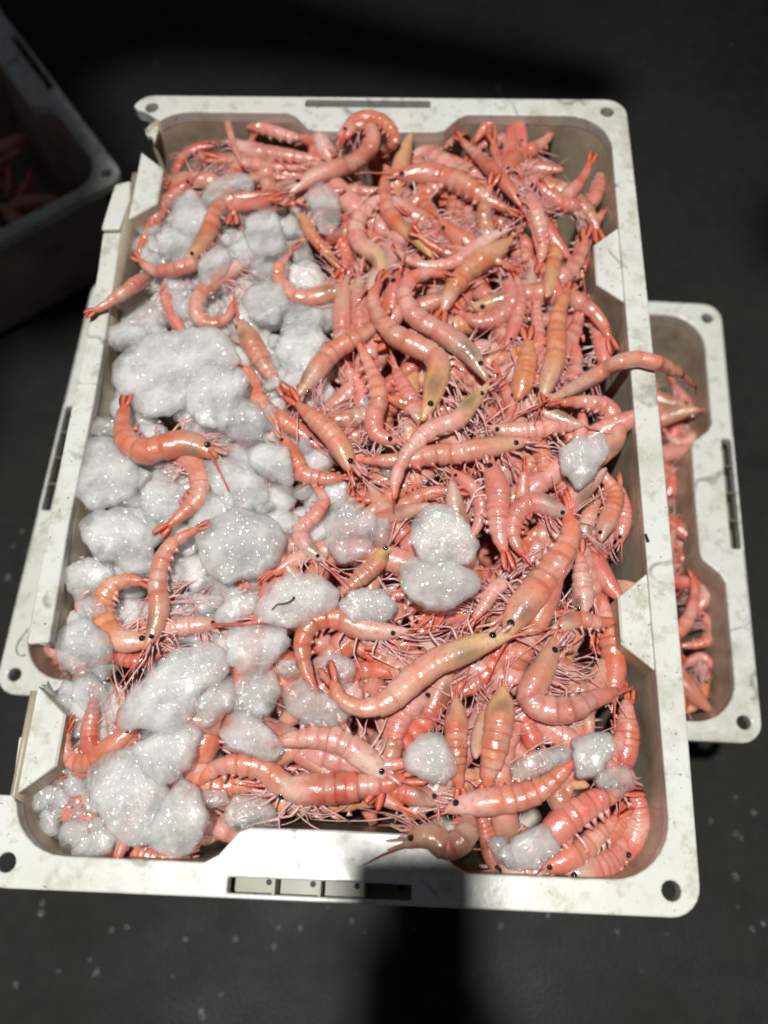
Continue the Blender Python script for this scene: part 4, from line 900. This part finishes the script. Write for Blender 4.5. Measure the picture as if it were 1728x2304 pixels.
ICE = [
 ('far ice lump, a pale block behind the lone orange prawn', 1, [(610,660),(625,560),(710,480),(830,500),(890,590),(760,625),(680,680)], 'frost', 2),
 ('wide crumbly ice lump under the tail of the lone orange prawn', 1, [(450,690),(540,650),(650,670),(660,760),(600,880),(540,900),(460,860)], 'frost', 1),
 ('smooth upright ice lump right of the lone orange prawn', 1, [(845,745),(900,672),(968,668),(1010,735),(1045,900),(980,935),(880,915),(838,830)], 'frost', 3),
 ('ice lump left of the lone orange prawn, above the headless one', 1, [(368,870),(415,800),(510,815),(545,890),(480,930),(385,935)], 'frost', 2),
 ('oval ice lump between the headless prawn and the raised eye', 1, [(568,1045),(598,960),(690,890),(765,950),(725,1030),(630,1092)], 'frost', 3),
 ('glossy greyish clear ice lump among the far prawns', 1, [(1170,610),(1245,545),(1325,600),(1340,710),(1285,815),(1215,765)], 'clear', 4),
 ('ice lump wedged below the smooth upright one', 1, [(770,900),(830,830),(900,900),(960,940),(900,1000),(800,990)], 'frost', 2),
 ('white snowy ice lump with a small brown twig on it', 1, [(820,1140),(915,1070),(1040,1105),(1065,1210),(985,1295),(860,1270)], 'snow', 2),
 ('grey clear ice below the half sunk curled prawn', 1, [(1060,1190),(1150,1215),(1290,1200),(1320,1290),(1180,1330),(1050,1320)], 'clear', 1),
 ('clear ice behind the raised prawn eye', 1, [(880,960),(1000,945),(1030,1050),(950,1095),(860,1060)], 'clear', 1),
 ('pinkish crushed ice slab beside the left rim under the hanging tail', 1, [(180,1270),(300,1180),(380,1200),(400,1310),(330,1390),(220,1380)], 'snow', 0),
 ('ice between the coral tail and the curled raised-eye prawn', 1, [(450,1140),(540,1100),(560,1200),(520,1300),(460,1240)], 'snow', 1),
 ('small oblong ice lump at the left rim above the biggest slab', 3, [(95,110),(180,72),(300,90),(315,160),(225,205),(120,195)], 'frost', 3),
 ('biggest ice slab, broad and white, left of the centre', 3, [(150,280),(260,180),(400,130),(600,98),(720,140),(785,230),(750,320),(600,340),(540,440),(420,520),(300,530),(225,470),(160,390)], 'frost', 3),
 ('rounded ice lump overlapping the lower right of the biggest slab', 3, [(535,400),(600,310),(740,300),(855,365),(785,470),(725,580),(620,605),(530,520)], 'frost', 4),
 ('glassy ice lump right of the rounded one', 3, [(700,540),(790,475),(890,470),(940,580),(920,655),(800,690),(705,640)], 'clear', 3),
 ('bright white ice lump with a square outline near the centre', 3, [(840,745),(955,705),(1060,730),(1092,880),(1078,930),(980,890),(880,825)], 'frost', 4),
 ('large ice lump against the left rim below the clear flake', 9, [(735,600),(880,550),(1060,560),(1160,680),(1210,850),(1180,1000),(1060,1080),(950,1130),(860,1192),(760,1130),(685,1030),(700,850)], 'frost', 3),
 ('large pitted ice lump left of the orange prawn with forked tail', 9, [(755,1300),(850,1205),(1000,1200),(1150,1180),(1305,1330),(1325,1500),(1270,1690),(1100,1720),(1000,1600),(890,1625),(780,1480)], 'frost', 3),
 ('flat ice lump at the left rim above the yellow curled prawn', 9, [(565,1770),(640,1690),(800,1620),(900,1640),(1010,1720),(960,1800),(880,1890),(700,1965),(605,1900)], 'frost', 2),
 ('thin clear flake of ice beside the left rim', 9, [(795,380),(1040,352),(1075,540),(920,575),(800,530)], 'clear', 2),
 ('translucent ice lump under the swimming legs of the curving prawn', 3, [(295,970),(380,860),(455,900),(520,980),(470,1070),(380,1110),(300,1090)], 'frost', 1),
 ('translucent ice lump crossed by the long red spike', 3, [(590,850),(740,770),(860,840),(955,950),(930,1015),(820,1075),(750,1060),(650,930)], 'frost', 2),
 ('ice lump between the curving prawn and the dark crack', 3, [(500,1110),(600,1000),(680,970),(765,1070),(785,1100),(710,1200),(560,1160)], 'frost', 1),
 ('craggy ice lump with sparkling pits right of the forked tail', 3, [(565,1210),(660,1110),(800,1075),(960,1110),(1045,1200),(1020,1310),(900,1400),(740,1430),(600,1340)], 'snow', 3),
 ('pale ice sheet above the red spike, left of the bright white lump', 3, [(560,760),(690,690),(840,730),(910,850),(770,890),(610,850)], 'frost', 1),
 ('clear ice lump with a dark red spot below the centre', 3, [(1285,1060),(1380,985),(1445,1040),(1525,1095),(1505,1240),(1430,1295),(1340,1335),(1265,1250)], 'clear', 4),
 ('small clear ice lump right of the spotted one', 3, [(1520,1100),(1605,1105),(1595,1225),(1505,1245)], 'clear', 3),
 ('flat white ice lump like a disc right of the spotted one', 4, [(415,1125),(500,1030),(620,1060),(690,1160),(742,1250),(720,1325),(600,1345),(460,1330),(398,1230)], 'frost', 5),
 ('crumbly ice lump joined under the flat white disc', 6, [(635,120),(720,95),(850,130),(965,190),(925,260),(820,315),(700,300),(635,220)], 'snow', 4),
 ('squared sparkling ice lump held in the hook of the bowed prawn', 4, [(1190,730),(1280,680),(1400,690),(1425,790),(1360,880),(1290,935),(1210,830)], 'snow', 5),
 ('oval white ice lump with a dark curled scrap on top', 6, [(25,310),(75,225),(200,165),(295,180),(362,240),(362,305),(270,352),(170,392),(55,362)], 'frost', 4),
 ('grainy ice lump right of the oval with the dark scrap', 6, [(372,300),(450,235),(560,235),(610,300),(565,365),(440,378)], 'snow', 3),
 ('clear pinkish ice lump inside the bend of the bowed orange prawn', 6, [(265,525),(370,498),(442,540),(422,620),(350,645),(295,600)], 'clear', 3),
 ('flat clear ice lump below the bowed orange prawn', 6, [(130,640),(230,605),(350,690),(442,740),(350,802),(250,792),(150,725)], 'clear', 3),
 ('ice lump below the long straight red spike', 5, [(1205,605),(1230,520),(1345,488),(1500,500),(1542,560),(1480,655),(1400,732),(1290,752),(1220,685)], 'frost', 3),
 ('clear ice lump between the oblong lump and the bowed orange prawn', 5, [(1255,805),(1330,735),(1460,738),(1492,840),(1440,950),(1340,985),(1265,960)], 'clear', 3),
 ('big oblong ice lump lying aslant in the lower left', 5, [(635,965),(700,830),(820,758),(920,650),(1060,588),(1180,600),(1232,690),(1180,785),(1062,835),(1052,930),(990,1005),(890,1052),(800,1022),(680,1052)], 'frost', 5),
 ('small upright ice lump touching the right end of the oblong one', 5, [(1065,995),(1058,900),(1130,830),(1205,768),(1256,800),(1242,920),(1160,1005),(1090,1035)], 'frost', 4),
 ('pinkish wedge of ice right of the small upright lump', 5, [(1175,1065),(1260,948),(1380,990),(1505,1130),(1472,1212),(1380,1202),(1240,1155)], 'frost', 4),
 ('round glassy ice lump at the broken left wall', 5, [(308,590),(378,488),(480,468),(562,550),(572,650),(520,712),(400,752),(328,722)], 'clear', 5),
 ('dull pinkish clear ice lump under the round glassy one', 5, [(398,885),(420,790),(490,745),(562,835),(572,935),(480,965)], 'clear', 2),
 ('leaf-shaped ice lump leaning on the largest lower lump', 7, [(615,155),(740,110),(820,60),(882,38),(917,110),(892,240),(822,312),(758,348),(690,290)], 'frost', 5),
 ('largest lower ice lump, smooth and white at the near left', 7, [(398,305),(430,228),(520,178),(620,188),(700,300),(782,370),(785,440),(722,520),(722,622),(600,602),(525,562),(478,440),(408,365)], 'frost', 4),
 ('round ice lump at the right side of the largest lower one', 7, [(775,405),(840,328),(912,360),(964,480),(952,572),(880,655),(800,675),(718,632),(722,540)], 'frost', 5),
 ('small smooth ice lump at the near wall', 7, [(325,665),(415,580),(500,528),(548,590),(505,665),(420,685)], 'frost', 2),
 ('clear ice lump between the round one and the near handle', 7, [(1048,470),(1100,395),(1200,398),(1285,460),(1285,532),(1180,565),(1080,542)], 'clear', 3),
 ('small clear ice chip above the round lower lump', 7, [(925,372),(1050,368),(1068,430),(980,455)], 'clear', 3),
 ('grey ice lump among the lower right prawns', 8, [(345,150),(400,88),(470,78),(505,150),(535,210),(480,265),(400,245),(348,210)], 'frost', 4),
 ('long clear ice lump above the raised tail near the right', 8, [(725,205),(800,155),(900,128),(965,150),(920,190),(840,230),(750,255)], 'clear', 4),
 ('frothy white ice lump at the right wall', 8, [(955,92),(1075,78),(1095,135),(1045,225),(975,245)], 'snow', 5),
 ('clear ice lump around the frozen tail piece by the right wall', 8, [(1025,205),(1160,195),(1175,275),(1110,312),(1035,262)], 'clear', 3),
 ('white ice lump in the near right corner', 8, [(685,505),(760,448),(850,408),(912,450),(892,515),(830,562),(740,582)], 'snow', 3),
 ('clear ice lump beside the standing prawn at the near right', 8, [(635,472),(700,450),(742,560),(680,555)], 'clear', 3),
 ('tiny clear ice lump right of the ice below the red spike', 5, [(1495,685),(1570,668),(1592,742),(1530,772),(1478,742)], 'clear', 3),
 ('clear ice lump covering the yellow curled prawn at the left wall', 5, [(448,385),(520,335),(575,420),(565,485),(478,462)], 'clear', 3),
 ('translucent ice sheet right of the tan prawn on the ice edge', 3, [(1035,110),(1200,75),(1265,160),(1200,262),(1080,335),(1000,235)], 'frost', 1),
 ('pink-stained ice left of the oval with the dark scrap', 5, [(1150,430),(1250,330),(1400,330),(1370,420),(1240,490),(1150,480)], 'frost', 2),
]
for lab, cr, poly, mat, lv in ICE:
    put_ice(lab, cr, poly, mat, .0125 if mat != 'clear' else .010, lv)
# deeper ice: shows in the gaps of the icy left side
rnd = random.Random(77); base_ice = []
for k in range(5):
    poly = [(math.cos(t) * rnd.uniform(.014, .022), math.sin(t) * rnd.uniform(.012, .018)) for t in [2 * math.pi * j / 7 for j in range(7)]]
    base_ice.append(lump_mesh('ice_lump', poly, .014, Vector(), k * 3.1 + 50, M['bed']))
spots = []
for _ in range(4000):
    x = rnd.uniform(-.168, .02); y = rnd.uniform(-.23, .20)
    lim = -.045 if y > .10 else (-.02 if y > -.08 else -.03)
    if y < -.11: lim = -.05
    if x < lim and all((x - a) ** 2 + (y - b) ** 2 > .0185 ** 2 for a, b in spots): spots.append((x, y))
for k, (x, y) in enumerate(spots[:95]):
    o = obj('ice_lump', base_ice[k % 5], None, None, (x, y, Z0 + pile(x, y) + .003 + rnd.uniform(-.003, .003)))
    o.rotation_euler = (rnd.gauss(0, .25), rnd.gauss(0, .25), rnd.uniform(0, 6.28)); s = rnd.uniform(.85, 1.25); o.scale = (s, s, s)
    tag(o, 'ice lump lying below the top layer, ' + place(x, y), 'ice', 'ice lumps below the top layer')
chips = []
for k in range(9):
    poly = [(math.cos(t) * rnd.uniform(.006, .0115), math.sin(t) * rnd.uniform(.005, .010)) for t in [2 * math.pi * j / 6 + rnd.uniform(-.3, .3) for j in range(6)]]
    chips.append(lump_mesh('ice_chip', poly, .0075, Vector(), k * 2.3 + 90, M[('frost', 'clear', 'snow')[k % 3]], 2.0))
cs = []
for _ in range(9000):
    x = rnd.uniform(-.172, .06); y = rnd.uniform(-.245, .20)
    if (icy(x, y) or rnd.random() < .02) and all((x - a) ** 2 + (y - b) ** 2 > .0125 ** 2 for a, b in cs): cs.append((x, y))
for u_ in range(230, 540, 62):
    for v_ in range(335, 610, 62):
        q_ = unp(*src(7, u_ + rnd.uniform(-22, 22), v_ + rnd.uniform(-22, 22)), -.03); cs.insert(0, (q_.x, q_.y))
for k, (x, y) in enumerate(cs[:165]):
    o = obj('ice_chip', chips[k % 9], None, None, (x, y, Z0 + pile(x, y) + .0105 + rnd.uniform(-.003, .004)))
    o.rotation_euler = (rnd.gauss(0, .3), rnd.gauss(0, .3), rnd.uniform(0, 6.28)); s = rnd.uniform(.75, 1.3); o.scale = (s, s, s)
    tag(o, 'small ' + ('frosty', 'clear', 'crumbly')[k % 3] + ' ice chip between the lumps, ' + place(x, y), 'ice', 'small ice chips between the lumps')
# crushed ice grains
mb = MB(); rnd = random.Random(31)
def grains(n, f, spread=.0):
    for _ in range(n // 4):
        x, y = f(); r = rnd.choice((.0007, .0010, .0014, .0022)) * rnd.uniform(.6, 1.3)
        c = Vector((x, y, Z0 + pile(x, y) + rnd.uniform(.010, .018)))
        vs = [c + Vector((rnd.gauss(0, 1), rnd.gauss(0, 1), rnd.gauss(0, 1))).normalized() * r * rnd.uniform(.7, 1.4) for _ in range(6)]
        mb.add(vs, [(0, 1, 2), (0, 2, 3), (0, 3, 4), (1, 2, 5), (2, 3, 5), (3, 4, 5), (0, 4, 1), (4, 5, 1)], (.8, .8, .8))
def patch(cr, u, v, su, sv):
    a = unp(*src(cr, u, v), -.015); b = unp(*src(cr, u + su, v + sv), -.015); sx, sy = abs(b.x - a.x), abs(b.y - a.y)
    return lambda: (a.x + rnd.gauss(0, sx * .5), a.y + rnd.gauss(0, sy * .5))
for n, p in ((90, (7, 380, 460, 100, 110)), (200, (1, 480, 1200, 160, 80)), (160, (1, 780, 800, 140, 200)), (260, (3, 450, 500, 300, 200)), (160, (3, 800, 900, 250, 160)),
             (220, (8, 950, 180, 190, 80)), (200, (6, 520, 300, 200, 70)), (150, (7, 680, 590, 200, 50)), (180, (5, 700, 830, 400, 200)), (200, (9, 950, 1200, 300, 500)), (60, (4, 480, 960, 120, 60))):
    grains(n, patch(*p))
o = obj('crushed_ice', mb.mesh('crushed_ice', smooth=False, mat=M['grain'])); tag(o, 'crushed ice grains sprinkled over the lumps and prawns', 'ice', None, 'stuff')
# dark scraps
def scrap(name, label, cr, pts, z, r, c=(.02, .02, .02), mat='scrap', cat='scrap'):
    q = [unp(*src(cr, *p), z) for p in pts]; at, L = spline(q, 0); q = [at(i / 10) for i in range(11)]
    mb = MB(); off = q[5].copy(); tube(mb, q, r * .6, r, c, c, 5); o = obj(name, mb.mesh(name, off), None, M[mat], off)
    return tag(o, label, cat)
scrap('dark_scrap', 'dark curled scrap lying on the oval ice lump', 6, [(95,318),(120,295),(150,292),(180,278),(188,264)], .0145 + pile(-.02, -.07) + .022, .0008)
scrap('dark_scrap', 'small black scrap stuck to the right rim', 11, [(268,372),(278,405),(290,440)], .0012, .0010)
scrap('brown_twig', 'small brown twig lying on the snowy ice lump', 1, [(905,1150),(908,1190),(915,1230)], pile(-.07, .1) + .022, .0011, (.3, .15, .06), 'limb', 'twig')
# black hair on the lower crate's corner
scrap('black_hair', 'thin black hair curled on the corner of the crate underneath', 12, [(250,130),(200,200),(150,280),(145,340),(180,380),(225,365)], -.1505, .00035, mat='scrap', cat='hair')

# ------------------------------------------------------------------ the photographer, who stands behind the camera and throws the shadow at the bottom of the picture
def figure(name, label, joints, bones, rad, mat, loc=(0, 0, 0)):
    me = bpy.data.meshes.new(name); keys = list(joints); me.from_pydata([joints[k] for k in keys], [(keys.index(a), keys.index(b)) for a, b in bones], [])
    o = obj(name, me, None, mat, loc)
    s = o.modifiers.new('skin', 'SKIN'); me.skin_vertices
    if not me.skin_vertices: 
        bpy.context.view_layer.objects.active = o
    for k, v in zip(keys, me.skin_vertices[0].data): v.radius = (rad[k], rad[k] * .85); v.use_root = (k == 'pelvis')
    sb = o.modifiers.new('smooth', 'SUBSURF'); sb.levels = sb.render_levels = 1
    return tag(o, label, 'person')
J = {'pelvis': (.10, -.80, .92), 'waist': (.10, -.79, 1.08), 'chest': (.10, -.77, 1.30), 'neck': (.10, -.76, 1.46), 'jaw': (.10, -.73, 1.55), 'head': (.10, -.73, 1.66), 'crown': (.10, -.74, 1.75),
     'shoulder': (.27, -.76, 1.36), 'elbow': (.17, -.66, 1.02), 'wrist': (.026, -.435, .800), 'palm': (.018, -.395, .785),
     'shoulder_b': (-.07, -.76, 1.36), 'elbow_b': (-.16, -.82, 1.10), 'wrist_b': (-.17, -.74, .90), 'palm_b': (-.17, -.71, .83),
     'hip': (.19, -.80, .88), 'knee': (.20, -.79, .48), 'ankle': (.20, -.82, .09), 'toe': (.21, -.70, .04),
     'hip_b': (.01, -.80, .88), 'knee_b': (0, -.79, .48), 'ankle_b': (-.01, -.82, .09), 'toe_b': (-.02, -.70, .04)}
B = [('pelvis', 'waist'), ('waist', 'chest'), ('chest', 'neck'), ('neck', 'jaw'), ('jaw', 'head'), ('head', 'crown'), ('chest', 'shoulder'), ('shoulder', 'elbow'), ('elbow', 'wrist'), ('wrist', 'palm'),
     ('chest', 'shoulder_b'), ('shoulder_b', 'elbow_b'), ('elbow_b', 'wrist_b'), ('wrist_b', 'palm_b'), ('pelvis', 'hip'), ('hip', 'knee'), ('knee', 'ankle'), ('ankle', 'toe'),
     ('pelvis', 'hip_b'), ('hip_b', 'knee_b'), ('knee_b', 'ankle_b'), ('ankle_b', 'toe_b')]
RD = {k: .05 for k in J}; RD.update(pelvis=.14, waist=.13, chest=.15, neck=.055, jaw=.07, head=.085, crown=.05, shoulder=.06, elbow=.045, wrist=.034, palm=.032, hip=.085, hip_b=.085, knee=.06, knee_b=.06, ankle=.045, ankle_b=.045, toe=.035, toe_b=.035, shoulder_b=.06, elbow_b=.045, wrist_b=.034, palm_b=.035)
fig = figure('person', 'photographer in dark clothes standing at the near side, holding up a phone', J, B, RD, M['cloth'])
# fingers of the hand that holds the phone
right = Vector(RW[0]); upv = Vector(RW[1]); fwd = -Vector(RW[2])
def ph(x, y, z): return CAM - right * .026 + right * x + upv * y - fwd * z      # phone coordinates: x across, y along, z away from the scene
bm = bmesh.new(); bmesh.ops.create_cube(bm, size=1)
for v_ in bm.verts: v_.co = Vector((v_.co.x * .068, v_.co.y * .146, v_.co.z * .008))
bmesh.ops.bevel(bm, geom=list(bm.edges), offset=.003, segments=2, affect='EDGES', profile=.5)
me = bpy.data.meshes.new('phone'); bm.to_mesh(me); bm.free()
pho = obj('phone', me, None, M['phone']); pho.matrix_world = Matrix.Translation(ph(.0, -.058, .012)) @ RW.transposed().to_4x4()
tag(pho, 'dark phone held flat over the near rim', 'phone')
for k in range(5):
    mb = MB()
    if k == 4: pts = [ph(.040, -.150, .014), ph(.046, -.115, .020), ph(.040, -.085, .024), ph(.026, -.072, .022)]
    else:
        y = -.055 - .022 * k; ln = (.040, .046, .043, .034)[k]
        pts = [ph(.036, -.140 - .004 * k, .018), ph(-.012, y - .02, .026), ph(-.034, y - .006, .024), ph(-.0435, y, .014), ph(-.040, y + .004, .004 + .001 * k)]
    at, L = spline(pts, 0); tube(mb, [at(i / 8) for i in range(9)], .0088, .0062, (.5, .3, .2), (.5, .3, .2), 8)
    obj('finger', mb.mesh('finger'), fig, M['skin'])
def bystander(label, J2, R2={}):  # unseen figures, added and posed for the shade they cast
    JJ = dict(J); JJ.update(J2); RR = dict(RD); RR.update(R2); return figure('person', label, JJ, B, RR, M['cloth'])
bystander('unseen bystander posed to shade the far left ground and the dim crate', {
  'pelvis': (-0.873, .66, .98), 'waist': (-0.733, .54, 1.10), 'chest': (-0.473, .32, 1.24), 'neck': (-0.353, .19, 1.28), 'jaw': (-0.303, .13, 1.26), 'head': (-0.273, .09, 1.27), 'crown': (-0.263, .04, 1.29),
  'shoulder': (-0.313, .40, 1.22), 'elbow': (-0.113, .38, 1.10), 'wrist': (0.087, .33, 1.10), 'palm': (0.147, .32, 1.09),
  'shoulder_b': (-0.493, .12, 1.24), 'elbow_b': (-0.393, -.04, 1.10), 'wrist_b': (-0.413, .10, 1.00), 'palm_b': (-0.433, .14, .98),
  'hip': (-0.913, .76, .92), 'knee': (-0.973, .80, .48), 'ankle': (-1.053, .84, .09), 'toe': (-0.953, .78, .04),
  'hip_b': (-0.953, .58, .92), 'knee_b': (-1.013, .56, .48), 'ankle_b': (-1.093, .58, .09), 'toe_b': (-0.993, .52, .04)}, {'neck': .10, 'jaw': .095, 'head': .095, 'crown': .07, 'chest': .22, 'shoulder': .09, 'shoulder_b': .12, 'elbow_b': .12, 'wrist_b': .05})
bystander('unseen bystander at the right, forearm placed to cast the round ground shadow', {
  'pelvis': (0.877, .50, .92), 'waist': (0.877, .50, 1.08), 'chest': (0.857, .48, 1.30), 'neck': (0.837, .46, 1.46), 'jaw': (0.807, .44, 1.55), 'head': (0.797, .43, 1.66), 'crown': (0.807, .44, 1.75),
  'shoulder': (0.807, .30, 1.36), 'elbow': (0.547, .20, 1.18), 'wrist': (0.267, .150, 1.19), 'palm': (0.209, .145, 1.20),
  'shoulder_b': (0.867, .66, 1.36), 'elbow_b': (0.927, .70, 1.1), 'wrist_b': (0.847, .72, .9), 'palm_b': (0.827, .72, .83),
  'hip': (0.877, .41, .88), 'knee': (0.867, .41, .48), 'ankle': (0.897, .41, .09), 'toe': (0.787, .40, .04),
  'hip_b': (0.877, .59, .88), 'knee_b': (0.867, .59, .48), 'ankle_b': (0.897, .6, .09), 'toe_b': (0.787, .6, .04)}, {'palm': .046, 'wrist': .04})
